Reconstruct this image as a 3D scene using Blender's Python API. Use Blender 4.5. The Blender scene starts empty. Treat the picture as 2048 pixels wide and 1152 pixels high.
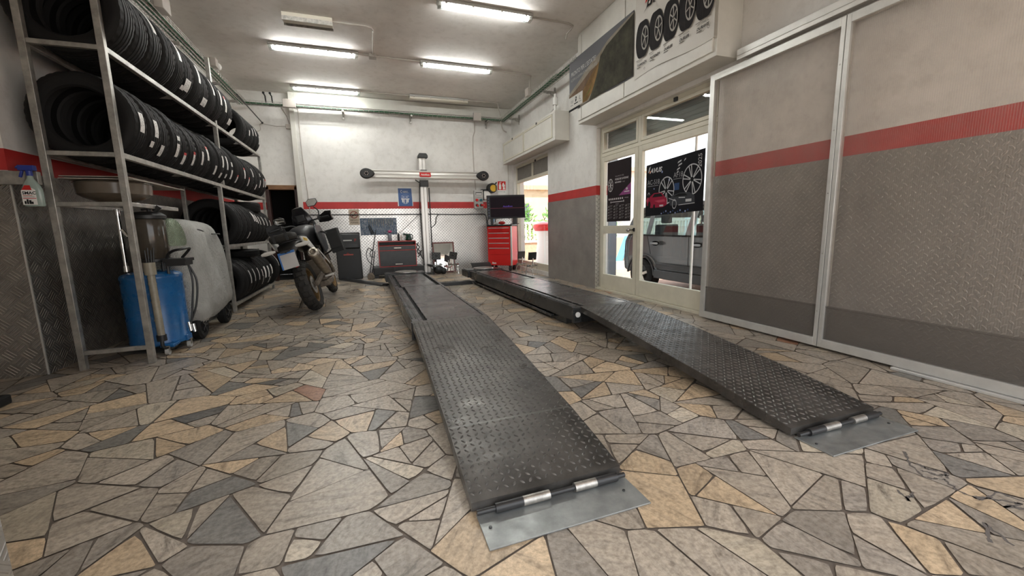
import bpy, math, random
from mathutils import Vector, Matrix, Euler, Quaternion
random.seed(7)
S = bpy.context.scene
COL = S.collection
PI = math.pi
ORG = {}
MESHFINISH = {}

# ------------------------------------------------------------------ objects
def link(o):
    COL.objects.link(o); return o
def tag(o, label=None, cat=None, group=None, kind=None):
    if label: o['label'] = label
    if cat: o['category'] = cat
    if group: o['group'] = group
    if kind: o['kind'] = kind
    return o
def thing(name, label, cat, loc=(0, 0, 0), group=None):
    o = link(bpy.data.objects.new(name, None)); o.location = loc; o.empty_display_size = .1
    ORG[o.name] = Vector(loc)
    return tag(o, label, cat, group)
def dup(root, label=None, group=None):
    r = root.copy(); link(r)
    if label: r['label'] = label
    if group: r['group'] = group
    for ch in list(root.children):
        c = ch.copy(); link(c); c.parent = r
        for g in list(ch.children):
            d = g.copy(); link(d); d.parent = c
    return r

class MB:
    def __init__(s): s.v = []; s.f = []; s.m = []; s.uv = {}
    def add(s, vs, fs, mi=0, M=None):
        n = len(s.v)
        s.v += [(M @ Vector(p)) if M else Vector(p) for p in vs]
        for f in fs: s.f.append([i + n for i in f]); s.m.append(mi)
        return n
    def box(s, x0, x1, y0, y1, z0, z1, mi=0, M=None):
        s.add([(x0,y0,z0),(x1,y0,z0),(x1,y1,z0),(x0,y1,z0),(x0,y0,z1),(x1,y0,z1),(x1,y1,z1),(x0,y1,z1)],
              [(3,2,1,0),(4,5,6,7),(0,1,5,4),(1,2,6,5),(2,3,7,6),(3,0,4,7)], mi, M); return s
    def bar(s, p0, p1, w, h=None, mi=0, up=(0,0,1)):
        p0 = Vector(p0); p1 = Vector(p1); d = (p1-p0); L = d.length; d.normalize(); h = h or w
        u = Vector(up)
        if abs(d.dot(u)) > .95: u = Vector((0,1,0))
        a = d.cross(u).normalized(); b = a.cross(d).normalized()
        M = Matrix((( a.x,d.x,b.x,p0.x),(a.y,d.y,b.y,p0.y),(a.z,d.z,b.z,p0.z),(0,0,0,1)))
        return s.box(-w/2,w/2,0,L,-h/2,h/2,mi,M)
    def cyl(s, p0, p1, r0, r1=None, n=20, mi=0, caps=True):
        return s.tube([p0,p1],[r0, r0 if r1 is None else r1],n,mi,caps)
    def tube(s, pts, r, n=8, mi=0, caps=True):
        pts = [Vector(p) for p in pts]
        rs = r if isinstance(r,(list,tuple)) else [r]*len(pts)
        rings = []; prev = None
        for i,p in enumerate(pts):
            if i == 0: d = pts[1]-p
            elif i == len(pts)-1: d = p-pts[i-1]
            else: d = (pts[i+1]-p).normalized()+(p-pts[i-1]).normalized()
            if d.length < 1e-9: d = Vector((0,0,1))
            d.normalize()
            if prev is None:
                u = Vector((0,0,1)) if abs(d.z) < .9 else Vector((1,0,0))
                a = d.cross(u).normalized()
            else:
                a = prev - d*prev.dot(d)
                a = a.normalized() if a.length > 1e-6 else d.orthogonal().normalized()
            prev = a; b = d.cross(a)
            rings.append([p + (a*math.cos(2*PI*k/n)+b*math.sin(2*PI*k/n))*rs[i] for k in range(n)])
        vs = [q for R in rings for q in R]; fs = []
        for i in range(len(rings)-1):
            for k in range(n):
                fs.append((i*n+k, i*n+(k+1)%n, (i+1)*n+(k+1)%n, (i+1)*n+k))
        if caps:
            fs.append(tuple(range(n-1,-1,-1))); fs.append(tuple((len(rings)-1)*n+k for k in range(n)))
        s.add(vs, fs, mi); return s
    def lathe(s, prof, n=32, mi=0, M=None, closed=False, caps=True):
        # prof: (r, h) around local z
        m = len(prof); vs = []; fs = []
        for r,h in prof:
            vs += [(r*math.cos(2*PI*k/n), r*math.sin(2*PI*k/n), h) for k in range(n)]
        for i in range(m if closed else m-1):
            j = (i+1) % m
            for k in range(n): fs.append((i*n+k, i*n+(k+1)%n, j*n+(k+1)%n, j*n+k))
        if caps and not closed:
            if prof[0][0] > 1e-5: fs.append(tuple(range(n-1,-1,-1)))
            if prof[-1][0] > 1e-5: fs.append(tuple((m-1)*n+k for k in range(n)))
        s.add(vs, fs, mi, M); return s
    def prism(s, poly, axis, a0, a1, mi=0, M=None):
        # poly: 2D points in the plane normal to axis ('x': (y,z), 'y': (x,z), 'z': (x,y))
        def P(p, a):
            return {'x':(a,p[0],p[1]),'y':(p[0],a,p[1]),'z':(p[0],p[1],a)}[axis]
        n = len(poly)
        vs = [P(p,a0) for p in poly]+[P(p,a1) for p in poly]
        fs = [tuple(range(n-1,-1,-1)), tuple(range(n,2*n))]
        for i in range(n): fs.append((i,(i+1)%n,n+(i+1)%n,n+i))
        s.add(vs, fs, mi, M); return s
    def quad(s, a, b, c, d, mi=0): s.add([a,b,c,d],[(0,1,2,3)],mi); return s
    def sphere(s, c, r, n=16, m=10, mi=0, sc=(1,1,1)):
        M = Matrix.Translation(c) @ Matrix.Diagonal((sc[0],sc[1],sc[2],1))
        prof = [(r*math.sin(PI*i/m), -r*math.cos(PI*i/m)) for i in range(m+1)]
        prof[0] = (1e-4*r,-r); prof[-1] = (1e-4*r,r)
        return s.lathe(prof,n,mi,M)
    def loft(s, rings, mi=0, caps=True, closed=True):
        n = len(rings[0]); vs = [p for R in rings for p in R]; fs = []
        for i in range(len(rings)-1):
            for k in range(n if closed else n-1):
                fs.append((i*n+k, i*n+(k+1)%n, (i+1)*n+(k+1)%n, (i+1)*n+k))
        if caps: fs.append(tuple(range(n-1,-1,-1))); fs.append(tuple((len(rings)-1)*n+k for k in range(n)))
        s.add(vs, fs, mi); return s
    def build(s, name, mats, parent=None, bevel=0, smooth=40, kind=None, label=None, fix=True, sub=0):
        me = bpy.data.meshes.new(name)
        off = Vector((0,0,0))
        if parent is not None: off = ORG.get(parent.name, off)
        me.from_pydata([tuple(p-off) for p in s.v], [], s.f)
        if not isinstance(mats,(list,tuple)): mats = [mats]
        for m in mats: me.materials.append(m)
        me.polygons.foreach_set('material_index', s.m)
        if fix:
            import bmesh
            b = bmesh.new(); b.from_mesh(me); bmesh.ops.recalc_face_normals(b, faces=b.faces); b.to_mesh(me); b.free()
        if smooth:
            me.polygons.foreach_set('use_smooth',[True]*len(me.polygons))
            me.set_sharp_from_angle(angle=math.radians(smooth))
        me.update()
        o = link(bpy.data.objects.new(name, me))
        if parent is not None:
            o.parent = parent; ORG[o.name] = off
        if bevel:
            md = o.modifiers.new('bevel','BEVEL'); md.width = bevel; md.segments = 2; md.limit_method = 'ANGLE'; md.angle_limit = math.radians(35)
        if sub:
            md = o.modifiers.new('sub','SUBSURF'); md.levels = sub; md.render_levels = sub
        if kind: o['kind'] = kind
        if label: o['label'] = label
        return o

def arc(c, r, a0, a1, n, plane='xz'):
    out = []
    for i in range(n+1):
        t = a0+(a1-a0)*i/n; x = r*math.cos(t); y = r*math.sin(t)
        out.append({'xz':(c[0]+x,c[1],c[2]+y),'yz':(c[0],c[1]+x,c[2]+y),'xy':(c[0]+x,c[1]+y,c[2])}[plane])
    return out
def spline(pts, n=6):
    P = [Vector(p) for p in pts]; out = []
    for i in range(len(P)-1):
        p0 = P[max(i-1,0)]; p1 = P[i]; p2 = P[i+1]; p3 = P[min(i+2,len(P)-1)]
        for k in range(n):
            t = k/n
            out.append(.5*((2*p1)+(p2-p0)*t+(2*p0-5*p1+4*p2-p3)*t*t+(3*p1-p0-3*p2+p3)*t**3))
    out.append(P[-1]); return out
def ellipse(cx, cy, rx, ry, n=24, rot=0):
    return [(cx+rx*math.cos(t)*math.cos(rot)-ry*math.sin(t)*math.sin(rot), cy+rx*math.cos(t)*math.sin(rot)+ry*math.sin(t)*math.cos(rot)) for t in [2*PI*i/n for i in range(n)]]
def rrect(x0,x1,y0,y1,r,n=4):
    out=[]
    for cx,cy,a in ((x1-r,y1-r,0),(x0+r,y1-r,PI/2),(x0+r,y0+r,PI),(x1-r,y0+r,1.5*PI)):
        for i in range(n+1): out.append((cx+r*math.cos(a+i*PI/2/n), cy+r*math.sin(a+i*PI/2/n)))
    return out

# flat artwork: 2-D shapes laid on a plane  origin + x*right + y*up, lifted along the normal
class Art:
    def __init__(s, origin, right, up, lift=.0015):
        s.o = Vector(origin); s.r = Vector(right).normalized(); s.u = Vector(up).normalized(); s.n = s.r.cross(s.u).normalized(); s.mb = MB(); s.lift = lift
    def pt(s, x, y, l): return s.o + s.r*x + s.u*y + s.n*l
    def poly(s, pts, mi=0, l=None):
        l = s.lift if l is None else l
        s.mb.add([s.pt(x,y,l) for x,y in pts],[tuple(range(len(pts)))],mi); return s
    def rect(s, x0,x1,y0,y1,mi=0,l=None): return s.poly([(x0,y0),(x1,y0),(x1,y1),(x0,y1)],mi,l)
    def ring(s, cx,cy,rx,ry,w,mi=0,l=None,n=28,a0=0,a1=2*PI):
        l = s.lift if l is None else l
        vs=[];fs=[]
        for i in range(n+1):
            t=a0+(a1-a0)*i/n
            vs.append(s.pt(cx+rx*math.cos(t),cy+ry*math.sin(t),l)); vs.append(s.pt(cx+(rx-w)*math.cos(t),cy+(ry-w*ry/rx)*math.sin(t),l))
        for i in range(n): fs.append((2*i,2*i+1,2*i+3,2*i+2))
        s.mb.add(vs,fs,mi); return s
    def line(s, x0,y0,x1,y1,w,mi=0,l=None):
        d=Vector((x1-x0,y1-y0)); d.normalize(); nx,ny=-d.y*w/2,d.x*w/2
        return s.poly([(x0-nx,y0-ny),(x1-nx,y1-ny),(x1+nx,y1+ny),(x0+nx,y0+ny)],mi,l)
    def text(s, txt, x, y, size, mi=0, l=None, shear=0, sx=1, align='LEFT', rot=0, bold=0):
        l = s.lift if l is None else l
        c = bpy.data.curves.new('t','FONT'); c.body = txt; c.size = size; c.align_x = align; c.resolution_u = 3; c.shear = shear; c.offset = bold
        ob = bpy.data.objects.new('t', c); link(ob)
        dg = bpy.context.evaluated_depsgraph_get(); dg.update()
        me = bpy.data.meshes.new_from_object(ob.evaluated_get(dg))
        cr, sr = math.cos(rot), math.sin(rot)
        vs = [s.pt(x + (v.co.x*sx)*cr - v.co.y*sr, y + (v.co.x*sx)*sr + v.co.y*cr, l) for v in me.vertices]
        s.mb.add(vs,[tuple(p.vertices) for p in me.polygons],mi)
        bpy.data.objects.remove(ob); bpy.data.curves.remove(c); bpy.data.meshes.remove(me)
        return s
    def build(s, name, mats, parent, **k): return s.mb.build(name, mats, parent, smooth=0, fix=False, **k)

# ------------------------------------------------------------------ materials
def nt(name):
    m = bpy.data.materials.new(name); m.use_nodes = True
    t = m.node_tree; b = t.nodes['Principled BSDF']; return m, t, b
def N(t, ty, **k):
    n = t.nodes.new(ty)
    for a, v in k.items(): setattr(n, a, v)
    return n
def mth(t, op, a, b=None, c=None):
    n = N(t, 'ShaderNodeMath', operation=op)
    for i, x in enumerate((a, b, c)):
        if x is None: continue
        if isinstance(x, (int, float)): n.inputs[i].default_value = x
        else: t.links.new(x, n.inputs[i])
    return n.outputs[0]
def rgb(c): return (c[0], c[1], c[2], 1)
def noise(t, scale, detail=4, rough=.6, coord=None, dist=0):
    n = N(t, 'ShaderNodeTexNoise'); n.inputs['Scale'].default_value = scale; n.inputs['Detail'].default_value = detail
    n.inputs['Roughness'].default_value = rough; n.inputs['Distortion'].default_value = dist
    if coord is None: coord = N(t, 'ShaderNodeTexCoord').outputs['Object']
    t.links.new(coord, n.inputs['Vector']); return n.outputs['Fac']
def ramp(t, fac, stops):
    r = N(t, 'ShaderNodeValToRGB'); e = r.color_ramp.elements
    e[0].position, e[0].color = stops[0][0], rgb(stops[0][1]); e[1].position, e[1].color = stops[-1][0], rgb(stops[-1][1])
    for p, c in stops[1:-1]:
        x = e.new(p); x.color = rgb(c)
    t.links.new(fac, r.inputs[0]); return r.outputs[0]
def bump(t, b, h, strength=.3, dist=.01, prev=None):
    n = N(t, 'ShaderNodeBump'); n.inputs['Strength'].default_value = strength; n.inputs['Distance'].default_value = dist
    t.links.new(h, n.inputs['Height'])
    if prev is not None: t.links.new(prev, n.inputs['Normal'])
    t.links.new(n.outputs[0], b.inputs['Normal']); return n.outputs[0]
def pm(name, col, rough=.5, metal=0, var=0, vs=8, bs=0, bscale=60, bdist=.002, spec=None, rv=0, trans=0, alpha=None, coat=0):
    m, t, b = nt(name)
    b.inputs['Base Color'].default_value = rgb(col); b.inputs['Roughness'].default_value = rough; b.inputs['Metallic'].default_value = metal
    if spec is not None: b.inputs['Specular IOR Level'].default_value = spec
    if trans: b.inputs['Transmission Weight'].default_value = trans
    if coat: b.inputs['Coat Weight'].default_value = coat
    if alpha is not None: b.inputs['Alpha'].default_value = alpha
    if var:
        f = noise(t, vs, 5, .65)
        lo = [max(0, c*(1-var)) for c in col]; hi = [min(1, c*(1+var)) for c in col]
        t.links.new(ramp(t, f, [(.3, lo), (.7, hi)]), b.inputs['Base Color'])
    if rv:
        f = noise(t, vs*1.7, 4, .6)
        r = N(t, 'ShaderNodeMapRange'); r.inputs[1].default_value = .3; r.inputs[2].default_value = .7
        r.inputs[3].default_value = max(.02, rough-rv); r.inputs[4].default_value = min(1, rough+rv)
        t.links.new(f, r.inputs[0]); t.links.new(r.outputs[0], b.inputs['Roughness'])
    if bs: bump(t, b, noise(t, bscale, 4), bs, bdist)
    return m
def ink(name, col, rough=.7, var=0): return pm(name, col, .8, spec=.12, var=var, vs=5)
def emit(name, col, s):
    m, t, b = nt(name); b.inputs['Base Color'].default_value = rgb(col)
    b.inputs['Emission Color'].default_value = rgb(col); b.inputs['Emission Strength'].default_value = s; return m

def treadplate(name, ax, cell, style='lens', col=(.55,.53,.5), rough=.35, metal=.9, strength=.6, var=.25, hd=.003, wear_reflection_tint=1.0):  # raised marks tinted: brighter bars are wear, darker lozenges painted reflection contrast
    m, t, b = nt(name)
    co = N(t, 'ShaderNodeTexCoord').outputs['Object']; sx = N(t, 'ShaderNodeSeparateXYZ'); t.links.new(co, sx.inputs[0])
    o = {'x':0,'y':1,'z':2}; u0 = sx.outputs[o[ax[0]]]; v0 = sx.outputs[o[ax[1]]]
    u = mth(t,'MULTIPLY', mth(t,'ADD',u0,v0), .7071/cell); v = mth(t,'MULTIPLY', mth(t,'SUBTRACT',u0,v0), .7071/cell)
    fu = mth(t,'FLOOR',u); fv = mth(t,'FLOOR',v)
    a = mth(t,'SUBTRACT', mth(t,'SUBTRACT',u,fu), .5); c = mth(t,'SUBTRACT', mth(t,'SUBTRACT',v,fv), .5)
    par = mth(t,'FLOORED_MODULO', mth(t,'ADD',fu,fv), 2.0)
    inv = mth(t,'SUBTRACT',1.0,par)
    X = mth(t,'ADD', mth(t,'MULTIPLY',a,inv), mth(t,'MULTIPLY',c,par)); Y = mth(t,'ADD', mth(t,'MULTIPLY',c,inv), mth(t,'MULTIPLY',a,par))
    if style == 'lens':
        d = mth(t,'ADD', mth(t,'POWER', mth(t,'ABSOLUTE', mth(t,'DIVIDE',X,.47)), 2.0), mth(t,'POWER', mth(t,'ABSOLUTE', mth(t,'DIVIDE',Y,.19)), 2.0))
        h = mth(t,'MAXIMUM', mth(t,'SUBTRACT',1.0,d), 0.0); h = mth(t,'MINIMUM', mth(t,'MULTIPLY',h,1.6), 1.0)
    else:
        bars = mth(t,'MAXIMUM', mth(t,'COSINE', mth(t,'MULTIPLY',Y, 2*PI*4.0)), 0.0)
        mask = mth(t,'MULTIPLY', mth(t,'LESS_THAN', mth(t,'ABSOLUTE',X), .42), mth(t,'LESS_THAN', mth(t,'ABSOLUTE',Y), .48))
        h = mth(t,'MULTIPLY', bars, mask)
    b.inputs['Metallic'].default_value = metal
    n1 = noise(t, 2.2, 6, .7)
    lo = [x*(1-var) for x in col]; hi = [min(1,x*(1+var)) for x in col]
    wm = N(t,'ShaderNodeMix', data_type='RGBA', blend_type='MULTIPLY'); t.links.new(h, wm.inputs[0]); t.links.new(ramp(t, n1, [(.32, lo), (.68, hi)]), wm.inputs[6]); wm.inputs[7].default_value = (wear_reflection_tint,wear_reflection_tint,wear_reflection_tint,1); t.links.new(wm.outputs[2], b.inputs['Base Color'])
    r = N(t,'ShaderNodeMapRange'); r.inputs[3].default_value = rough+.1; r.inputs[4].default_value = rough-.08; t.links.new(n1, r.inputs[0])
    t.links.new(r.outputs[0], b.inputs['Roughness'])
    bump(t, b, h, strength, hd)
    return m

def tyre_mat():
    m, t, b = nt('tyre_tread_rubber')
    b.inputs['Base Color'].default_value = (.0075,.007,.007,1); b.inputs['Roughness'].default_value = .68; b.inputs['Specular IOR Level'].default_value = .28
    co = N(t,'ShaderNodeTexCoord').outputs['Object']; sx = N(t,'ShaderNodeSeparateXYZ'); t.links.new(co, sx.inputs[0])
    ang = mth(t,'ARCTAN2', sx.outputs[2], sx.outputs[0]); r2 = mth(t,'SQRT', mth(t,'ADD', mth(t,'MULTIPLY',sx.outputs[0],sx.outputs[0]), mth(t,'MULTIPLY',sx.outputs[2],sx.outputs[2])))
    w = mth(t,'SINE', mth(t,'ADD', mth(t,'MULTIPLY',ang,95.0), mth(t,'MULTIPLY', mth(t,'ABSOLUTE',sx.outputs[1]), 160.0)))
    k = mth(t,'MULTIPLY', mth(t,'GREATER_THAN', w, .25), mth(t,'LESS_THAN', mth(t,'ABSOLUTE',sx.outputs[1]), .088))
    ring = mth(t,'MULTIPLY', mth(t,'GREATER_THAN', mth(t,'SINE', mth(t,'MULTIPLY', r2, 420.0)), .6), mth(t,'GREATER_THAN', mth(t,'ABSOLUTE',sx.outputs[1]), .092))
    bump(t, b, mth(t,'ADD',k,mth(t,'MULTIPLY',ring,.4)), .8, .004); return m
def paint_wall(name, col):
    m, t, b = nt(name)
    f = noise(t, 1.3, 7, .65); g = noise(t, 9, 5, .7)
    c = ramp(t, f, [(.3, [x*.86 for x in col]), (.55, col), (.75, [min(1,x*1.05) for x in col])])
    mx = N(t,'ShaderNodeMix', data_type='RGBA', blend_type='MULTIPLY'); mx.inputs[0].default_value = .35
    t.links.new(c, mx.inputs[6]); t.links.new(ramp(t, g, [(.35,(.75,.73,.7)),(.5,(1,1,1))]), mx.inputs[7])
    t.links.new(mx.outputs[2], b.inputs['Base Color']); b.inputs['Roughness'].default_value = .75
    bump(t, b, noise(t, 14, 6, .7), .15, .006)
    return m

M = {}
M['wall'] = paint_wall('wall_paint', (.77,.75,.72))
M['ceiling'] = paint_wall('ceiling_paint', (.80,.765,.73))
M['red'] = pm('red_paint', (.47,.028,.026), .45, var=.12, vs=5)
M['boxwhite'] = pm('white_box_paint', (.62,.60,.55), .5, var=.08, vs=3)
M['cream'] = pm('cream_aluminium', (.62,.585,.475), .4, var=.08, vs=4)
M['plate_back'] = treadplate('tread_plate_back', 'xz', .047, 'lens', (.78,.76,.73), .3, .75, 1.0, .10, .006, .55)  # dark lozenges put the reflection contrast into the base colour
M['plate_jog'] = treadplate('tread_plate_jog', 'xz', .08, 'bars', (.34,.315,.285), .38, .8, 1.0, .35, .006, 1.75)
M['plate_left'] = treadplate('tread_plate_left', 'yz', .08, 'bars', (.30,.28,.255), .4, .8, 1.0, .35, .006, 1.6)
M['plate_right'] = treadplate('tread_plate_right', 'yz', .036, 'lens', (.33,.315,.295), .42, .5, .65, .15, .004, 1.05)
M['plate_end'] = treadplate('tread_plate_end', 'xz', .047, 'lens', (.66,.64,.60), .33, .7, 1.0, .12, .005, .6)  # lozenges darkened in the colour, same painted reflection contrast as the back plate
M['plate_pillar'] = treadplate('tread_plate_pillar', 'yz', .07, 'bars', (.6,.59,.57), .33, .9, .8, .2)
M['alu'] = pm('aluminium', (.62,.61,.58), .38, .55, var=.1, vs=6)
M['tyre'] = tyre_mat()
M['galv'] = pm('galvanised_steel', (.40,.385,.355), .45, .75, var=.3, vs=14, bs=.2, bscale=90)
M['chrome'] = pm('chrome', (.75,.74,.72), .15, 1)
M['steel'] = pm('worn_steel', (.45,.43,.40), .38, .9, var=.35, vs=25, bs=.3, bscale=120)
M['zinc'] = pm('zinc_plate', (.36,.375,.37), .42, .75, var=.28, vs=7, rv=.1)
M['black'] = pm('black_plastic', (.012,.012,.0125), .45)
M['blackm'] = pm('black_metal', (.02,.02,.021), .35, var=.3, vs=12)
M['rubber'] = pm('tyre_rubber', (.0075,.007,.007), .7, spec=.35, bs=.15, bscale=200, var=.25, vs=10)
M['liftblack'] = pm('lift_black_paint', (.028,.028,.028), .3, var=.5, vs=3, rv=.1, bs=.08, bscale=8)
M['lifttop'] = pm('lift_deck_steel', (.06,.055,.052), .26, .3, var=.45, vs=2.2, rv=.07, bs=.05, bscale=4)
M['ramp'] = pm('ramp_steel', (.072,.066,.06), .36, .5, var=.62, vs=5, rv=.12, bs=.3, bscale=150)
M['rampworn'] = pm('ramp_worn_studs', (.12,.115,.108), .34, .6, var=.45, vs=6, rv=.08)
M['rampgap'] = pm('dark_gap', (.006,.006,.006), .8)
M['white'] = pm('white_plastic', (.75,.74,.71), .4)
M['greyp'] = pm('grey_plastic', (.42,.41,.39), .5)
M['green'] = pm('green_cable', (.012,.13,.05), .45)
M['greencan'] = pm('green_enamel', (.008,.035,.022), .2)
M['blue'] = pm('blue_enamel', (.012,.105,.29), .28, var=.15, vs=6, rv=.06)
M['bluesign'] = pm('blue_print', (.03,.09,.26), .4)
M['redenamel'] = pm('red_enamel', (.56,.022,.02), .25, var=.05, vs=4)
M['yellow'] = pm('yellow_plastic', (.65,.40,.03), .4)
M['paper'] = pm('white_paper', (.78,.77,.74), .7)
M['ink'] = ink('black_ink', (.012,.012,.013))
M['wood'] = pm('brown_wood', (.20,.10,.045), .5, var=.3, vs=6)
M['dkwood'] = pm('dark_brown_wood', (.035,.014,.011), .5, var=.3, vs=6)
M['tan'] = pm('tan_sign', (.46,.38,.29), .5)
M['conduit'] = pm('grey_conduit', (.47,.43,.39), .5)
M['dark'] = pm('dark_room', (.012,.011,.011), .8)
M['cardboard'] = pm('grey_cardboard', (.33,.29,.25), .8, var=.25, vs=6)
M['gold'] = pm('gold_rim', (.24,.15,.065), .4, .7, var=.2, vs=30)
M['mud'] = pm('muddy_metal', (.16,.13,.10), .5, .5, var=.4, vs=30, bs=.3, bscale=100)
M['satin'] = pm('satin_steel', (.55,.51,.44), .3, .9, var=.2, vs=20)
M['mirror'] = pm('mirror_glass', (.85,.87,.87), .03, 1)
M['lampoff'] = pm('lamp_cover_off', (.62,.58,.49), .35)
M['orange'] = pm('orange_plastic', (.55,.2,.05), .4)
LAMP, SKY, SUN, EXPO = 70.0, 2.2, 9.0, 0.55
# ------------------------------------------------------------------ special materials
def glass(name, tint=(.93,.96,.96), refl=.9):
    m = bpy.data.materials.new(name); m.use_nodes = True; t = m.node_tree
    for n in list(t.nodes): t.nodes.remove(n)
    out = N(t,'ShaderNodeOutputMaterial'); tr = N(t,'ShaderNodeBsdfTransparent'); tr.inputs[0].default_value = rgb(tint)
    gl = N(t,'ShaderNodeBsdfGlossy'); gl.inputs['Roughness'].default_value = .02
    lw = N(t,'ShaderNodeLayerWeight'); lw.inputs[0].default_value = .5
    mx = N(t,'ShaderNodeMixShader'); t.links.new(mth(t,'MULTIPLY', mth(t,'ADD', mth(t,'MULTIPLY', mth(t,'POWER', lw.outputs['Facing'], 4.0), .7), .035), refl), mx.inputs[0]); t.links.new(tr.outputs[0], mx.inputs[1]); t.links.new(gl.outputs[0], mx.inputs[2])
    t.links.new(mx.outputs[0], out.inputs[0]); return m
M['glass'] = glass('clear_glass')
M['carglass'] = glass('car_glass', (.42,.5,.5), 1.6)
def polycarb(name, ax, dens, tint):
    m = bpy.data.materials.new(name); m.use_nodes = True; t = m.node_tree
    b = t.nodes['Principled BSDF']; out = t.nodes['Material Output']
    b.inputs['Base Color'].default_value = rgb(tint); b.inputs['Roughness'].default_value = .22
    b.inputs['Specular IOR Level'].default_value = .5
    tr = N(t,'ShaderNodeBsdfTransparent'); tr.inputs[0].default_value = (.93,.91,.89,1)
    co = N(t,'ShaderNodeTexCoord').outputs['Object']; sx = N(t,'ShaderNodeSeparateXYZ'); t.links.new(co, sx.inputs[0])
    w = mth(t,'SINE', mth(t,'MULTIPLY', sx.outputs[ax], 2*PI/.011))
    wob = noise(t, 1.6, 3, .5)
    h = mth(t,'ADD', w, mth(t,'MULTIPLY', wob, 3.0))
    bump(t, b, h, .35, .002)
    mx = N(t,'ShaderNodeMixShader')
    st = noise(t, 1.1, 6, .7)
    r = N(t,'ShaderNodeMapRange'); r.inputs[1].default_value=.3; r.inputs[2].default_value=.7; r.inputs[3].default_value = dens-.06; r.inputs[4].default_value = dens+.08
    t.links.new(st, r.inputs[0])
    fac = mth(t,'ADD', r.outputs[0], mth(t,'MULTIPLY', w, .07))
    t.links.new(fac, mx.inputs[0]); t.links.new(tr.outputs[0], mx.inputs[1]); t.links.new(b.outputs[0], mx.inputs[2])
    t.links.new(mx.outputs[0], out.inputs[0]); return m
M['poly'] = polycarb('polycarbonate_vertical_ribs', 1, .12, (.42,.385,.35))
M['polylow'] = polycarb('polycarbonate_horizontal_ribs', 2, .40, (.17,.155,.14))
def stone_mat():
    m, t, b = nt('crazy_paving_marble')
    a = N(t,'ShaderNodeAttribute'); a.attribute_name = 'Col'; r = N(t,'ShaderNodeAttribute'); r.attribute_name = 'Rnd'
    co = N(t,'ShaderNodeTexCoord').outputs['Object']
    sep = N(t,'ShaderNodeSeparateColor'); t.links.new(r.outputs['Color'], sep.inputs[0])
    va = N(t,'ShaderNodeVectorMath', operation='MULTIPLY_ADD'); t.links.new(r.outputs['Vector'], va.inputs[0]); va.inputs[1].default_value = (40,40,0); t.links.new(co, va.inputs[2])
    rot = N(t,'ShaderNodeVectorRotate', rotation_type='Z_AXIS'); t.links.new(va.outputs[0], rot.inputs['Vector']); t.links.new(mth(t,'MULTIPLY',sep.outputs[0],6.283), rot.inputs['Angle'])
    sc = N(t,'ShaderNodeVectorMath', operation='MULTIPLY'); t.links.new(rot.outputs[0], sc.inputs[0]); sc.inputs[1].default_value = (1,4.5,1)
    vein = noise(t, 5, 8, .68, sc.outputs[0], .6); grain = noise(t, 55, 5, .7); dirt = noise(t, 1.2, 6, .7); pits = noise(t, 26, 3, .75, sc.outputs[0])
    v = ramp(t, vein, [(.30,(.36,.34,.32)),(.42,(.85,.84,.83)),(.55,(1.12,1.1,1.07)),(.72,(.72,.69,.66))])
    g = ramp(t, grain, [(.34,(.62,.60,.57)),(.6,(1.12,1.11,1.1))])
    p = ramp(t, pits, [(.24,(.45,.4,.35)),(.36,(1,1,1))])
    d = ramp(t, dirt, [(.3,(.74,.71,.67)),(.62,(1.04,1.03,1.02))])
    cur = a.outputs['Color']
    for x in (v,g,p,d):
        mx = N(t,'ShaderNodeMix', data_type='RGBA', blend_type='MULTIPLY'); mx.inputs[0].default_value = .9
        t.links.new(cur, mx.inputs[6]); t.links.new(x, mx.inputs[7]); cur = mx.outputs[2]
    t.links.new(cur, b.inputs['Base Color'])
    mr = N(t,'ShaderNodeMapRange'); mr.inputs[1].default_value=.3; mr.inputs[2].default_value=.7; mr.inputs[3].default_value=.24; mr.inputs[4].default_value=.46
    t.links.new(dirt, mr.inputs[0]); t.links.new(mr.outputs[0], b.inputs['Roughness'])
    bump(t, b, mth(t,'ADD',grain,mth(t,'MULTIPLY',pits,.6)), .12, .003)
    return m
M['stone'] = stone_mat()
M['grout'] = pm('grout', (.125,.10,.08), .65, var=.3, vs=20, bs=.3, bscale=80)
def sticker_mat(name, red):
    m, t, b = nt(name)
    uv = N(t,'ShaderNodeUVMap').outputs[0]; sx = N(t,'ShaderNodeSeparateXYZ'); t.links.new(uv, sx.inputs[0]); u, v = sx.outputs[0], sx.outputs[1]
    oi = N(t,'ShaderNodeObjectInfo').outputs['Random']
    cb = N(t,'ShaderNodeCombineXYZ'); t.links.new(mth(t,'MULTIPLY',u,2.0), cb.inputs[0]); t.links.new(mth(t,'ADD',mth(t,'MULTIPLY',v,16.0),mth(t,'MULTIPLY',oi,90.0)), cb.inputs[1])
    n1 = noise(t, 1.3, 4, .7, cb.outputs[0])
    n2 = noise(t, .35, 0, .5, cb.outputs[0])
    edge = mth(t,'LESS_THAN', mth(t,'ABSOLUTE', mth(t,'SUBTRACT',u,.5)), .40)
    k = mth(t,'MULTIPLY', mth(t,'MULTIPLY', mth(t,'GREATER_THAN', n1, .565), edge), mth(t,'GREATER_THAN', n2, .44))
    mx = N(t,'ShaderNodeMix', data_type='RGBA'); t.links.new(k, mx.inputs[0]); mx.inputs[6].default_value = (.76,.74,.72,1); mx.inputs[7].default_value = (.03,.03,.035,1)
    cur = mx.outputs[2]
    if red:
        m2 = N(t,'ShaderNodeMix', data_type='RGBA'); t.links.new(mth(t,'GREATER_THAN', v, .8), m2.inputs[0]); t.links.new(cur, m2.inputs[6]); m2.inputs[7].default_value = (.55,.03,.03,1); cur = m2.outputs[2]
    t.links.new(cur, b.inputs['Base Color']); b.inputs['Roughness'].default_value = .45
    return m
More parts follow.
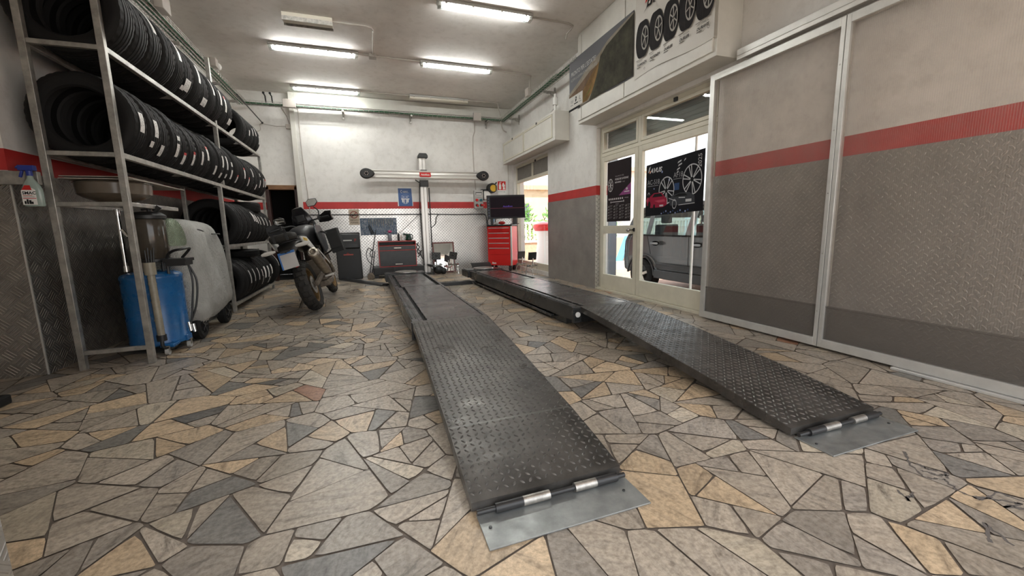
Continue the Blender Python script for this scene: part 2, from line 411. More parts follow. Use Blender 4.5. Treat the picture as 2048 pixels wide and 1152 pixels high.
M['stick'] = sticker_mat('printed_sticker', False); M['stickred'] = sticker_mat('printed_sticker_red_end', True)
def foil(nm, lo, hi):
    m, t, b = nt(nm)
    b.inputs['Metallic'].default_value = .45; b.inputs['Roughness'].default_value = .42
    co = N(t,'ShaderNodeTexCoord').outputs['Object']; sx = N(t,'ShaderNodeSeparateXYZ'); t.links.new(co, sx.inputs[0])
    w = mth(t,'MULTIPLY', mth(t,'SINE', mth(t,'MULTIPLY', mth(t,'ADD',sx.outputs[1],sx.outputs[0]), 2*PI/.016)), mth(t,'SINE', mth(t,'MULTIPLY', sx.outputs[2], 2*PI/.016)))
    n1 = noise(t, 6, 6, .7); n2 = noise(t, 2.0, 4, .6)
    t.links.new(ramp(t, n2, [(.3,lo),(.7,hi)]), b.inputs['Base Color'])
    p = bump(t, b, n1, .9, .07); bump(t, b, w, .7, .005, p)
    return m
M['foil'] = foil('silver_bubble_foil',(.37,.365,.34),(.58,.575,.55))
M['foilgreen'] = foil('greenish_foil',(.24,.29,.21),(.36,.42,.30))

# ------------------------------------------------------------------ layout (metres; x to the right, y into the shop, z up; camera height 1 m)
XR, XL, YB, ZC = 3.38, -2.3, 9.42, 3.75
Y0 = .9
def wall_bands(mb, face):      # face(z0,z1,mi)
    face(0,1.465,2); face(1.465,1.61,1); face(1.61,ZC,0)

# floor: crazy paving, every stone a polygon of one mesh
def clip(poly, nx, ny, d):
    out = []
    for i in range(len(poly)):
        a = poly[i]; b = poly[(i+1)%len(poly)]
        da = a[0]*nx+a[1]*ny-d; db = b[0]*nx+b[1]*ny-d
        if da <= 0: out.append(a)
        if (da < 0) != (db < 0) and abs(da-db) > 1e-12:
            t = da/(da-db); out.append((a[0]+(b[0]-a[0])*t, a[1]+(b[1]-a[1])*t))
    return out
def area(p): return .5*sum(p[i][0]*p[(i+1)%len(p)][1]-p[(i+1)%len(p)][0]*p[i][1] for i in range(len(p)))
def centroid(p):
    A = area(p); cx = cy = 0
    if abs(A) < 1e-9: return p[0]
    for i in range(len(p)):
        a, b = p[i], p[(i+1)%len(p)]; k = a[0]*b[1]-b[0]*a[1]; cx += (a[0]+b[0])*k; cy += (a[1]+b[1])*k
    return cx/(6*A), cy/(6*A)
def inset(poly, ds):
    n = len(poly); out = list(poly)
    for i in range(n):
        a, b = poly[i], poly[(i+1)%n]; ex, ey = b[0]-a[0], b[1]-a[1]; L = math.hypot(ex,ey)
        if L < 1e-6: continue
        nx, ny = ey/L, -ex/L
        out = clip(out, nx, ny, a[0]*nx+a[1]*ny-ds[i])
        if len(out) < 3: return None
    return out
def make_floor():
    rnd = random.Random(11)
    X0, X1, YA, YZ = -3.4, 3.42, -.6, 9.62
    seeds = []; g = .50
    nx_, ny_ = int((X1-X0)/g)+1, int((YZ-YA)/g)+1
    for i in range(nx_):
        for j in range(ny_):
            seeds.append((X0+(i+.5+rnd.uniform(-.45,.45))*g, YA+(j+.5+rnd.uniform(-.45,.45))*g))
    stones = []
    def split(p):
        A = area(p)
        if A < rnd.choice((.018,.03,.045,.06,.08)): stones.append(p); return
        cx, cy = centroid(p)
        best = max(((p[i],p[j]) for i in range(len(p)) for j in range(i)), key=lambda q: (q[0][0]-q[1][0])**2+(q[0][1]-q[1][1])**2)
        th = math.atan2(best[1][1]-best[0][1], best[1][0]-best[0][0]) + rnd.gauss(0,.45)
        x, y = math.cos(th), math.sin(th)
        d = (cx+rnd.uniform(-.03,.03))*x+(cy+rnd.uniform(-.03,.03))*y
        a = clip(p, x, y, d); b = clip(p, -x, -y, -d)
        for q in (a,b):
            if len(q) >= 3 and area(q) > .0015: split(q)
    for s in seeds:
        p = [(max(X0,s[0]-1.2),max(YA,s[1]-1.2)),(min(X1,s[0]+1.2),max(YA,s[1]-1.2)),(min(X1,s[0]+1.2),min(YZ,s[1]+1.2)),(max(X0,s[0]-1.2),min(YZ,s[1]+1.2))]
        for q in seeds:
            dx, dy = q[0]-s[0], q[1]-s[1]
            if (dx == 0 and dy == 0) or dx*dx+dy*dy > 4.5: continue
            p = clip(p, dx, dy, dx*(s[0]+q[0])/2+dy*(s[1]+q[1])/2)
            if len(p) < 3: break
        if len(p) >= 3: split(p)
    mb = MB(); cols = []; rnds = []
    mb.quad((X0,YA,-.004),(X1,YA,-.004),(X1,YZ,-.004),(X0,YZ,-.004),1); cols.append((0,0,0)); rnds.append((0,0,0))
    for p in stones:
        n = len(p)
        q = inset(p, [rnd.choice((.0015,.002,.003,.004,.006)) for _ in range(n)])
        if not q or area(q) < .0012: continue
        # knock some corners off
        r = []
        for i in range(len(q)):
            a, b, c = q[i-1], q[i], q[(i+1)%len(q)]
            la = math.hypot(a[0]-b[0],a[1]-b[1]); lc = math.hypot(c[0]-b[0],c[1]-b[1])
            k = rnd.choice((.004,.010,.025,.045,.065)); ka = min(k/max(la,1e-4),.33); kc = min(k*rnd.uniform(.5,1.2)/max(lc,1e-4),.33)
            r.append((b[0]+(a[0]-b[0])*ka, b[1]+(a[1]-b[1])*ka))
            if k > .015: r.append((b[0]*.72+.14*(a[0]*ka+b[0]*(1-ka)+c[0]*kc+b[0]*(1-kc)), b[1]*.72+.14*(a[1]*ka+b[1]*(1-ka)+c[1]*kc+b[1]*(1-kc))))
            r.append((b[0]+(c[0]-b[0])*kc, b[1]+(c[1]-b[1])*kc))
        mb.add([(x,y,0) for x,y in r],[tuple(range(len(r)))],0)
        u = rnd.random(); w = rnd.uniform(.82,1.15)
        if u < .50: c = (.41,.365,.31)
        elif u < .66: c = (.34,.31,.275)
        elif u < .72: c = (.20,.195,.185)
        elif u < .93: c = (.55,.435,.305)
        elif u < .9975: c = (.49,.44,.36)
        else: c = (.36,.19,.12)
        cols.append([x*w for x in c]); rnds.append((rnd.random(),rnd.random(),rnd.random()))
    # cracked and broken patch of paving near the entrance
    rk_ = random.Random(2)
    def crack(pts, w):
        L = []; 
        for (a,b) in zip(pts,pts[1:]):
            for k in range(6): t_=k/6; L.append((a[0]+(b[0]-a[0])*t_+rk_.uniform(-.006,.006), a[1]+(b[1]-a[1])*t_+rk_.uniform(-.006,.006)))
        L.append(pts[-1])
        for i in range(len(L)-1):
            (x0,y0),(x1,y1)=L[i],L[i+1]; d=math.hypot(x1-x0,y1-y0) or 1; nx,ny=-(y1-y0)/d,(x1-x0)/d; wa=w*rk_.uniform(.3,1.1)
            mb.add([(x0-nx*wa,y0-ny*wa,.0006),(x1-nx*wa,y1-ny*wa,.0006),(x1+nx*wa,y1+ny*wa,.0006),(x0+nx*wa,y0+ny*wa,.0006)],[(0,1,2,3)],2); cols.append((0,0,0)); rnds.append((0,0,0))
    for pts,w in (([(2.12,.96),(2.03,.90),(1.98,.83),(2.03,.79),(1.99,.74),(1.99,.68),(2.11,.68),(2.12,.61)],.006),([(2.06,.89),(2.06,.85),(2.10,.82),(2.05,.79)],.009),([(2.02,.86),(2.04,.82),(2.08,.80)],.008),([(1.80,.82),(1.76,.77),(1.83,.79)],.006),([(1.99,.70),(2.10,.62),(2.02,.63),(2.16,.55)],.007),([(1.75,.56),(1.85,.61),(1.80,.53)],.006)): crack(pts,w)
    o = mb.build('floor', [M['stone'],M['grout'],pm('dark_crack',(.11,.095,.085),.9)], kind='structure', smooth=0, fix=False)
    me = o.data
    for nm, data in (('Col',cols),('Rnd',rnds)):
        at = me.color_attributes.new(nm,'FLOAT_COLOR','CORNER')
        for poly in me.polygons:
            for li in poly.loop_indices: at.data[li].color = (*data[poly.index],1)
make_floor()

# walls
T = .2
mb = MB()
wb = [M['wall'],M['red'],M['wall']]
def struct(mb, name, mats, **k): return mb.build(name, mats, kind='structure', **k)
mb = MB()
for z0,z1,mi in ((0,1.465,0),(1.465,1.61,1),(1.61,ZC,0)): mb.box(-1.3,XR+.3,YB,YB+T,z0,z1,mi)
struct(mb,'wall_back',wb,smooth=0)
mb = MB()       # recessed strip of back wall over and beside the dark doorway
for z0,z1,mi in ((1.93,ZC,0),): mb.box(XL-.2,-1.3,YB+.13,YB+.33,z0,z1,mi)
for z0,z1,mi in ((0,1.465,0),(1.465,1.61,1),(1.61,1.93,0)): mb.box(XL-.2,-1.88,YB+.13,YB+.33,z0,z1,mi)
struct(mb,'wall_rear',wb,smooth=0)
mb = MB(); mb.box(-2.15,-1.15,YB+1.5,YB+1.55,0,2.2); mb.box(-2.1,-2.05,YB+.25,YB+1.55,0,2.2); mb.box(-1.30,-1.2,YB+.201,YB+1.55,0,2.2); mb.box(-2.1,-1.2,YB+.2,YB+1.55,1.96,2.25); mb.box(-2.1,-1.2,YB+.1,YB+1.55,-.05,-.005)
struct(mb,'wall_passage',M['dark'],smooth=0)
mb = MB()       # raised white border of the back panel
mb.box(-1.3,-1.21,YB-.03,YB-.001,1.47,ZC-.01); mb.box(-1.21,XR,YB-.03,YB-.001,3.52,ZC-.01)
struct(mb,'trim_1',M['boxwhite'],bevel=.006)
mb = MB()
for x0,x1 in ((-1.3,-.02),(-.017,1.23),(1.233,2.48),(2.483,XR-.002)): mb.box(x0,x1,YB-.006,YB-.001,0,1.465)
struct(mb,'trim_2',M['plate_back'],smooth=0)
mb = MB(); mb.box(-1.88,-1.82,YB+.05,YB+.2,0,1.93,1); mb.box(-1.36,-1.302,YB+.05,YB+.2,0,1.93,1); mb.box(-1.88,-1.302,YB+.05,YB+.2,1.86,1.95,0)
struct(mb,'trim_3',[M['wood'],M['dkwood']],bevel=.004)

mb = MB()
for z0,z1,mi in ((0,1.465,0),(1.465,1.61,1),(1.61,ZC,0)): mb.box(XL-T,XL,3.85+T,YB+.3,z0,z1,mi)
struct(mb,'wall_left',wb,smooth=0)
mb = MB()
for z0,z1,mi in ((0,1.465,0),(1.465,1.61,1),(1.61,ZC,0)): mb.box(-3.4,XL,3.85,3.85+T,z0,z1,mi)
struct(mb,'wall_jog',wb,smooth=0)
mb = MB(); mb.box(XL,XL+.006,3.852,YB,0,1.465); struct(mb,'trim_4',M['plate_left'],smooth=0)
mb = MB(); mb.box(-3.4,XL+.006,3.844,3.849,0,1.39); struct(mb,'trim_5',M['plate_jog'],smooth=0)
mb = MB(); mb.box(XL-.001,XL+.009,3.838,3.848,0,1.39); struct(mb,'trim_6',M['alu'],smooth=0)
mb = MB(); mb.box(-3.4,-2.125,3.80,3.84,1.365,1.455); struct(mb,'trim_7',M['galv'],bevel=.003)
mb = MB(); mb.box(-3.6,-3.4,Y0,3.85+T,0,ZC); struct(mb,'wall_alcove',M['wall'],smooth=0)
mb = MB(); mb.box(-3.6,-.95,Y0,1.33,0,ZC); mb.box(-.95,XR+.2,Y0,1.2,2.55,ZC); struct(mb,'wall_front',M['wall'],smooth=0)
mb = MB(); mb.box(-.95,-.944,Y0,1.33,0,1.465); struct(mb,'trim_8',M['plate_pillar'],smooth=0)
mb = MB(); mb.box(-3.6,XR+.4,Y0,YB+.4,ZC,ZC+.2); struct(mb,'ceiling',M['ceiling'],smooth=0)

# right wall with two openings: door 3.42..5.56, window 7.36..9.3
mb = MB()
def seg(y0,y1,z0=0,z1=ZC):
    for a,b,mi in ((0,1.465,0),(1.465,1.61,1),(1.61,ZC,0)):
        lo, hi = max(a,z0), min(b,z1)
        if hi > lo: mb.box(XR,XR+.22,y0,y1,lo,hi,mi)
seg(.2,3.29); seg(3.29,5.58,2.45,ZC); seg(5.58,7.36); seg(7.36,9.3,2.42,ZC); seg(9.3,YB); seg(7.36,9.3,0,.08)
struct(mb,'wall_right',wb,smooth=0)
mb = MB(); mb.box(XR-.006,XR-.001,.2,3.345,0,1.465); mb.box(XR-.006,XR-.001,5.58,7.36,0,1.465); mb.box(XR-.006,XR-.001,9.3,YB-.008,0,1.465)
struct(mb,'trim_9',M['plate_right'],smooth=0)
mb = MB(); mb.box(XR-.006,XR+.07,5.572,5.579,0,1.465); struct(mb,'trim_10',M['plate_end'],smooth=0)

# door_1 : glazed two-leaf entrance
XD = XR+.06
def frame_rect(mb, y0,y1,z0,z1,w,d=.05,mi=0,x=XD):
    mb.box(x,x+d,y0,y0+w,z0,z1,mi); mb.box(x,x+d,y1-w,y1,z0,z1,mi); mb.box(x,x+d,y0+w,y1-w,z0,z0+w,mi); mb.box(x,x+d,y0+w,y1-w,z1-w,z1,mi)
d1 = thing('door_1',None,None,(XD,4.5,0)); d1['kind']='structure'
mb = MB(); YM = 4.62
frame_rect(mb,3.30,5.57,.02,2.45,.05,.09)
mb.box(XD,XD+.09,YM-.03,YM+.03,2.06,2.40); mb.box(XD,XD+.09,3.35,5.52,2.02,2.07)
mb.build('door_frame',M['cream'],d1,bevel=.004)
mb = MB()                     # left leaf
y0,y1=YM+.005,5.515
mb.box(XD-.01,XD+.04,y0,y0+.075,.03,2.015); mb.box(XD-.01,XD+.04,y1-.075,y1,.03,2.015)
mb.box(XD-.01,XD+.04,y0+.075,y1-.075,1.94,2.015); mb.box(XD-.01,XD+.04,y0+.075,y1-.075,.875,.99); mb.box(XD-.01,XD+.04,y0+.075,y1-.075,.03,.25)
leafA = mb.build('door_leaf',M['cream'],d1,bevel=.004)
mb = MB(); mb.box(XD+.012,XD+.017,y0+.07,y1-.07,.24,1.95); mb.build('glazing',M['glass'],leafA,smooth=0)
mb = MB(); mb.cyl((XD-.01,4.735,.93),(XD-.055,4.735,.93),.012,n=12); mb.sphere((XD-.065,4.735,.93),.028,mi=0); mb.box(XD-.022,XD-.01,4.66,4.685,.905,.955,1); mb.box(XD-.04,XD-.022,4.667,4.677,.918,.942,1)
mb.build('door_knob',[M['steel'],M['black']],leafA)
mb = MB()                     # right leaf
y0,y1=3.345,YM-.005
mb.box(XD-.01,XD+.04,y0,y0+.075,.03,2.015); mb.box(XD-.01,XD+.04,y1-.075,y1,.03,2.015)
mb.box(XD-.01,XD+.04,y0+.075,y1-.075,1.94,2.015); mb.box(XD-.01,XD+.04,y0+.075,y1-.075,.03,.25)
leafB = mb.build('door_leaf',M['cream'],d1,bevel=.004)
mb = MB(); mb.box(XD+.012,XD+.017,y0+.07,y1-.07,.24,1.95); mb.build('glazing',M['glass'],leafB,smooth=0)
mb = MB(); frame_rect(mb,YM+.035,5.515,2.075,2.40,.04,.05); frame_rect(mb,3.355,YM-.035,2.075,2.40,.04,.05); mb.box(XD-.02,XD,3.93,3.985,2.385,2.43,1)
mb.build('transom_sash',[M['cream'],M['black']],d1,bevel=.003)
mb = MB(); mb.box(XD+.02,XD+.025,YM+.07,5.48,2.11,2.365); mb.box(XD+.02,XD+.025,3.39,YM-.07,2.11,2.365); mb.build('transom_glazing',M['glass'],d1,smooth=0)
mb = MB()
mb.box(XD+.134,XD+.14,3.32,5.56,2.165,2.6)
for i in range(8): mb.prism(rrect(XD+.13,XD+.15,2.16+i*.055,2.212+i*.055,.008,2),'y',3.32,5.56)
mb.build('roller_shutter',pm('shutter_slats',(.22,.215,.205),.5),d1,smooth=0)

mb = MB(); mb.box(XR+.001,XR+.23,3.30,5.57,-.06,.028); mb.build('threshold',M['cream'],d1,bevel=.003)
# window_1 : far opening
w1 = thing('window_1',None,None,(XD,8.3,0)); w1['kind']='structure'
mb = MB(); frame_rect(mb,7.36,9.3,.08,2.42,.05,.08); mb.box(XD,XD+.08,7.41,9.25,2.03,2.09); mb.box(XD,XD+.08,8.27,8.34,2.09,2.37)
mb.box(XD,XD+.06,7.41,9.25,.13,.22); mb.box(XD-.02,XD,8.08,8.13,2.36,2.40,1)
mb.build('window_frame',[M['cream'],M['black']],w1,bevel=.004)
mb = MB(); mb.box(XD+.03,XD+.035,7.41,9.25,.22,2.03); mb.build('window_glazing',M['glass'],w1,smooth=0)
mb = MB(); mb.box(XD+.02,XD+.03,7.41,9.25,2.09,2.37); mb.build('blind',pm('grey_blind',(.20,.185,.165),.6,var=.1),w1,smooth=0)

# roller shutter boxes on the right wall
b1 = thing('roller_shutter_box','long white roller shutter housing above the glazed door, banners hung on its face','shutter box',(3.08,4.3,2.5),'white shutter housings on the right wall')
mb = MB(); mb.box(3.09,XR-.002,3.06,5.62,2.50,ZC-.003); mb.build('housing',M['boxwhite'],b1,bevel=.004)
mb = MB(); mb.box(3.075,3.09,3.10,4.45,2.545,3.70); mb.box(3.075,3.09,4.465,5.50,2.545,3.70); mb.box(3.075,3.09,5.515,5.61,2.545,3.70); mb.build('access_panel',M['boxwhite'],b1,bevel=.003)
b2 = thing('roller_shutter_box','small white roller shutter housing above the far window in the corner','shutter box',(3.1,7.9,2.45),'white shutter housings on the right wall')
mb = MB(); mb.box(3.11,XR-.002,6.45,9.25,2.45,2.93); mb.box(3.10,3.11,6.45,9.25,2.45,2.50); mb.box(3.10,3.11,6.45,9.25,2.895,2.93); mb.box(3.10,3.11,6.45,6.55,2.5,2.895); mb.box(3.10,3.11,9.2,9.25,2.5,2.895); mb.build('housing',M['boxwhite'],b2,bevel=.004)
for a,b in ((6.56,7.9),(7.93,9.19)):
    mb = MB(); frame_rect(mb,a,b,2.505,2.89,.03,.012,0,3.095); mb.box(3.102,3.109,a+.03,b-.03,2.535,2.86,1); mb.box(3.085,3.096,(a+b)/2-.02,(a+b)/2+.02,2.875,2.91,2)
    mb.build('access_panel',[M['cream'],M['boxwhite'],M['black']],b2,bevel=.002)

# sliding polycarbonate doors
XP = 3.27
def slider(name,label,y0,y1,extra):
    t = thing(name,label,'sliding door',(XP,(y0+y1)/2,0.02),'polycarbonate sliding door panels')
    mb = MB(); w=.03 if y0>1 else .055; v=.055 if y0>1 else .03
    mb.box(XP,XP+.045,y0,y0+w,.02,2.42); mb.box(XP,XP+.045,y1-v,y1,.02,2.42); mb.box(XP,XP+.045,y0+w,y1-v,.02,.085); mb.box(XP,XP+.045,y0+w,y1-v,2.36,2.42)
    for z in (.3,.75,1.2,1.65,2.1): mb.cyl((XP-.003,y0+w/2,z),(XP,y0+w/2,z),.006,n=8,mi=1)
    mb.build('frame',[M['alu'],M['steel']],t,bevel=.003)
    mb = MB(); mb.box(XP+.018,XP+.026,y0+w,y1-v,.345,2.36); mb.build('ribbed_sheet',M['poly'],t,smooth=0)
    mb = MB(); mb.box(XP+.016,XP+.028,y0+w,y1-v,.085,.335); mb.box(XP+.012,XP+.03,y0+w,y1-v,.335,.345); mb.build('kick_sheet',M['polylow'],t,smooth=0)
    return t
slider('sliding_door','narrower far sliding door panel of ribbed polycarbonate, next to the glazed door',2.10,3.30,0)
slider('sliding_door','wide near sliding door panel of ribbed polycarbonate at the shop front',.25,2.095,0)
mb = MB(); mb.box(3.24,XR-.008,.2,2.98,2.475,2.53); mb.box(3.24,3.25,.2,2.98,2.44,2.475); tag(mb.build('door_track',M['alu'],bevel=.003),'long aluminium door track on the wall above the sliding doors','door track')
mb = MB(); mb.box(3.24,3.335,.25,1.6,0,.018); tag(mb.build('floor_guide',M['alu'],bevel=.003),'low aluminium floor guide under the near sliding door','door guide')
# ------------------------------------------------------------------ tyre rack
XF, XBk = -1.68, -2.10
rk = thing('tyre_rack','tall galvanised tyre rack along the left wall, loaded with black tyres','rack',(-1.9,6,0))
w = .042
for x,y,z0,z1 in ((XF,3.86,0,3.35),(XBk,3.86,0,3.35),(XF,6.12,1.6,3.1),(XBk,6.12,0,3.1),(XF,6.0,0,1.6),(XF,8.28,0,2.32),(XBk,8.28,0,2.95)):
    mb = MB(); mb.box(x-w/2,x+w/2,y-w/2,y+w/2,z0,z1); mb.build('upright',M['galv'],rk,bevel=.003)
for x in (XF,XBk):
    for z in (1.59,2.32):
        mb = MB(); mb.box(x-.018,x+.018,3.88,8.26,z-.02,z+.02); mb.build('shelf_rail',M['galv'],rk,bevel=.003)
    for z in (.09,.84):
        mb = MB(); mb.box(x-.018,x+.018,6.14 if x==XBk else 6.02,8.26,z-.02,z+.02); mb.build('shelf_rail',M['galv'],rk,bevel=.003)
for y,zs in ((3.86,(.13,1.235,1.59,2.32)),(6.10,(.09,.84,1.59,2.32)),(8.28,(.09,.84,1.59,2.32)),(5.0,(1.59,2.32)),(7.2,(1.59,2.32))):
    for z in zs:
        mb = MB(); mb.box(XBk+.02,XF-.02,y-.016,y+.016,z-.016,z+.016); mb.build('cross_bar',M['galv'],rk,bevel=.003)
mb = MB(); mb.box(XBk-.017,XBk+.015,3.88,4.7,1.219,1.251); mb.box(XF-.015,XF+.012,3.88,4.7,1.219,1.251)
mb.build('shelf_rail',M['galv'],rk,bevel=.003)

# ------------------------------------------------------------------ tyres
def tyre_mesh(R, w, r0, style, n=108):
    g = .008; prof = []
    def a(x, r, k=0): prof.append((x, r, k))
    a(-w*.38,r0); a(-w*.45,r0+.012); a(-w*.5,r0+(R-r0)*.45); a(-w*.495,r0+(R-r0)*.62); a(-w*.465,R-.024,0); a(-w*.45,R-.02,1); a(-w*.41,R-.009,1)
    grooves = {0:(-.24,-.08,.08,.24),1:(-.2,0,.2),2:(-.26,-.13,0,.13,.26),3:(-.24,-.08,.08,.24)}[style]
    x0 = -w*.41
    for q in grooves:
        c = q*w; a(c-.0065,R-.002*abs(c/w)*4,1 if abs(c)>.2*w and style!=2 else 0); a(c-.0045,R-.008); a(c+.0045,R-.008); a(c+.0065,R-.002*abs(c/w)*4,0)
    a(w*.41,R-.009,1); a(w*.45,R-.02,1); a(w*.465,R-.024); a(w*.495,r0+(R-r0)*.62); a(w*.5,r0+(R-r0)*.45); a(w*.45,r0+.012); a(w*.38,r0)
    a(w*.34,r0+.014); a(w*.42,r0+(R-r0)*.5); a(w*.36,R-.026); a(0,R-.02); a(-w*.36,R-.026); a(-w*.42,r0+(R-r0)*.5); a(-w*.34,r0+.014)
    vs=[]; fs=[]; m=len(prof)
    for i,(x,r,k) in enumerate(prof):
        for j in range(n):
            t = 2*PI*j/n; rr = r
            if k and (j%3==0): rr -= .0035 if i in (6,m-15+0) or abs(x)<.42*w else .0015
            if style==1 and 6<i<m-14 and (j+int(abs(x)*90))%3==0: rr -= .004
            vs.append((rr*math.cos(t+ (abs(x)*(1.2 if style in(0,3) else .3))), x, rr*math.sin(t+(abs(x)*(1.2 if style in (0,3) else .3)))))
    for i in range(m):
        j=(i+1)%m
        for k in range(n): fs.append((i*n+k,i*n+(k+1)%n,j*n+(k+1)%n,j*n+k))
    me = bpy.data.meshes.new('tyre'); me.from_pydata(vs,[],fs); me.materials.append(M['tyre'])
    me.polygons.foreach_set('use_smooth',[True]*len(me.polygons)); me.set_sharp_from_angle(angle=math.radians(32)); me.update(); return me
def sticker_mesh(R, a0, a1, x0, x1, mat, n=10):
    vs=[];fs=[];uv=[]
    for i in range(n+1):
        t=a0+(a1-a0)*i/n
        for j,x in enumerate((x0,x1)): vs.append(((R+.0015)*math.cos(t),x,(R+.0015)*math.sin(t))); uv.append((j,i/n))
    for i in range(n): fs.append((2*i,2*i+1,2*i+3,2*i+2))
    me=bpy.data.meshes.new('sticker'); me.from_pydata(vs,[],fs); L=me.uv_layers.new(name='UVMap')
    for p in me.polygons:
        for li in p.loop_indices: L.data[li].uv = uv[me.loops[li].vertex_index]
    me.materials.append(mat); me.update(); return me
TM = {}
def get_tyre(R,w,st):
    k=(round(R,3),round(w,3),st)
    if k not in TM: TM[k]=tyre_mesh(R,w,R*.64 if R>.3 else R*.62,st)
    return TM[k]
SM = {}
def get_st(R,da,x0,x1,red):
    k=(round(R,3),da,round(x0,3),round(x1,3),red)
    if k not in SM: SM[k]=sticker_mesh(R,-math.radians(da)/2,math.radians(da)/2,x0,x1,M['stickred' if red else 'stick'])
    return SM[k]
def tyre(loc, R, w, st, label, group, stickers=(), rot=(0,0,0)):
    o = link(bpy.data.objects.new('tyre', get_tyre(R,w,st))); o.location = loc; o.rotation_euler = rot
    tag(o,label,'tyre',group)
    for (ang,da,x0,x1,red) in stickers:
        s = link(bpy.data.objects.new('sticker', get_st(R,da,x0*w*1.3,x1*w*1.3,red))); s.parent = o; s.rotation_euler = (0,-math.radians(ang),0)
    return o
ORD = ['nearest','second','third','fourth','fifth','sixth','seventh','eighth','ninth','tenth','eleventh','twelfth','thirteenth','fourteenth','fifteenth','sixteenth','seventeenth','eighteenth','nineteenth','twentieth','twenty-first','twenty-second','twenty-third']
def nth(i, where): return ('nearest tyre, ' if i==0 else ORD[i]+' tyre from the near end, ')+where
rt = random.Random(5)
# middle row  (z of centre so that the tyre rests in the gap between the two rails)
def rest(R, rail, half=.19): return rail+.02+math.sqrt(max(R*R-half*half,0))
mid = {0:[(2,26,-.14,.10,0)],1:[(2,24,-.16,.08,0),(-22,9,-.3,-.1,0)],2:[(-26,18,-.3,-.08,0)],3:[(2,7,-.1,.12,0),(-18,22,-.12,.1,0)],4:[(-22,22,-.1,.1,1)],5:[(-14,26,-.1,.08,1)],6:[(-10,26,-.1,.08,0)],7:[(6,28,-.1,.08,1)],8:[(-22,20,-.1,.1,0)],9:[(2,24,-.1,.1,0),(-28,12,-.1,.1,0)],10:[(4,30,-.1,.1,0),(-26,10,-.1,.1,0)],11:[(8,10,-.1,.1,0),(-16,22,-.1,.1,0)],12:[(-26,20,-.08,.1,1)],13:[],14:[(4,28,-.1,.1,1)],15:[(-18,24,-.1,.1,1)],16:[(14,24,-.1,.1,0)],17:[(-24,16,-.1,.1,0)],18:[(-14,22,-.1,.1,0),(12,10,0,.14,0)],19:[(-4,26,-.1,.1,0)],20:[(2,24,-.1,.1,1)]}
def stick_words(sts):
    if not sts: return 'with a bare tread'
    if any(s[4] for s in sts): k='with a red-ended white sticker'
    else: k='with a white sticker'
    if len(sts)>1: k='with two white stickers' if not any(s[4] for s in sts) else 'with two stickers'
    return k
y = 4.02
for i in range(21):
    R = .318 if i<4 else rt.choice((.306,.312,.318)); w_ = .208 if i<3 else .2
    tyre((-1.90+rt.uniform(-.008,.012),y,rest(R,1.59)), R, w_, 0 if i<3 else rt.choice((0,1,2,3)), nth(i,'middle rack row, '+stick_words(mid.get(i,[]))), 'tyres in the middle row of the rack', mid.get(i,[]), (0,rt.uniform(0,.07),rt.uniform(-.025,.025)))
    y += w_+.004
# top row, first load
top = {2:[(24,26,-.1,.08,0)],4:[(20,30,-.1,.1,0)],6:[(12,30,-.1,.08,0)],5:[(-22,20,-.3,.1,0),(-30,8,-.45,-.2,0)],7:[(-26,16,-.2,.2,0)],8:[(18,32,-.1,.1,0)],9:[(10,30,-.1,.1,0)],10:[(4,34,-.1,.1,1)],3:[],11:[(-24,14,-.2,.2,0)],12:[(8,28,-.1,.1,0),(-18,14,-.1,.1,0)]}
y = 4.0
for i in range(12):
    R = .335 if i<7 else .322; w_ = .226 if i<8 else .21
    tyre((-1.895+rt.uniform(-.008,.01),y,rest(R,2.32)), R, w_, rt.choice((0,2,2,3)), nth(i,'top rack row, '+stick_words(top.get(i,[]))), 'tyres in the top row of the rack', top.get(i,[]), (0,rt.uniform(0,.07),rt.uniform(-.02,.02)))
    y += w_+.004
# last loads of the top row, beyond a gap
for i,st in enumerate(([],[(-6,16,-.1,.1,0)],[(8,22,-.1,.1,0)],[(14,26,-.1,.1,0)],[(-2,26,-.1,.1,0)])):
    tyre((-1.895,7.26+i*.2,rest(.29,2.32)), .29,.19, rt.choice((0,2,3)), ['first','second','third','fourth','last'][i]+' tyre after the gap in the top row, '+stick_words(st), 'tyres in the top row of the rack', st, (0,rt.uniform(0,.07),rt.uniform(-.03,.03)))
# lower far shelf
lo1 = [[],[],[(-24,18,-.1,.06,0)],[(24,26,.05,.2,0)],[(26,26,-.1,.05,0),(22,26,.2,.35,0)],[(20,24,-.1,.05,0)],[(18,26,-.1,.06,0)],[(16,26,-.1,.06,0)],[(12,24,0,.14,0)]]
y = 6.30
for i,st in enumerate(lo1):
    R=.325 if i<4 else .31; w_=.215
    tyre((-1.89,y,rest(R,.84)),R,w_,rt.choice((2,3)), nth(i,'lower rack shelf, '+stick_words(st)),'tyres on the lower shelves of the rack',st,(0,rt.uniform(0,.07),rt.uniform(-.03,.03)))
    y += w_+.006
lo2 = [[],[(12,34,-.2,-.05,0)],[(12,34,-.2,-.05,0)],[(10,34,-.1,.06,0)],[(8,20,-.1,.05,0),(-14,26,.1,.2,0)],[(8,34,-.2,.1,0)],[(6,34,-.2,.1,0),(-22,20,.2,.4,0)],[(8,30,-.1,.2,0)]]
y = 6.32
for i,st in enumerate(lo2):
    R=.31; w_=.205
    tyre((-1.89,y,rest(R,.09)),R,w_,rt.choice((2,3)), nth(i,'bottom rack shelf, '+stick_words(st)),'tyres on the lower shelves of the rack',st,(0,rt.uniform(0,.07),rt.uniform(-.03,.03)))
    y += w_+.006
tyre((-1.86,8.14,rest(.33,.09)+.0),.33,.19,2,'larger tyre at the far end of the bottom shelf, with a long curved sticker','tyres on the lower shelves of the rack',[(28,44,-.1,.1,0)],(0,0,.08))
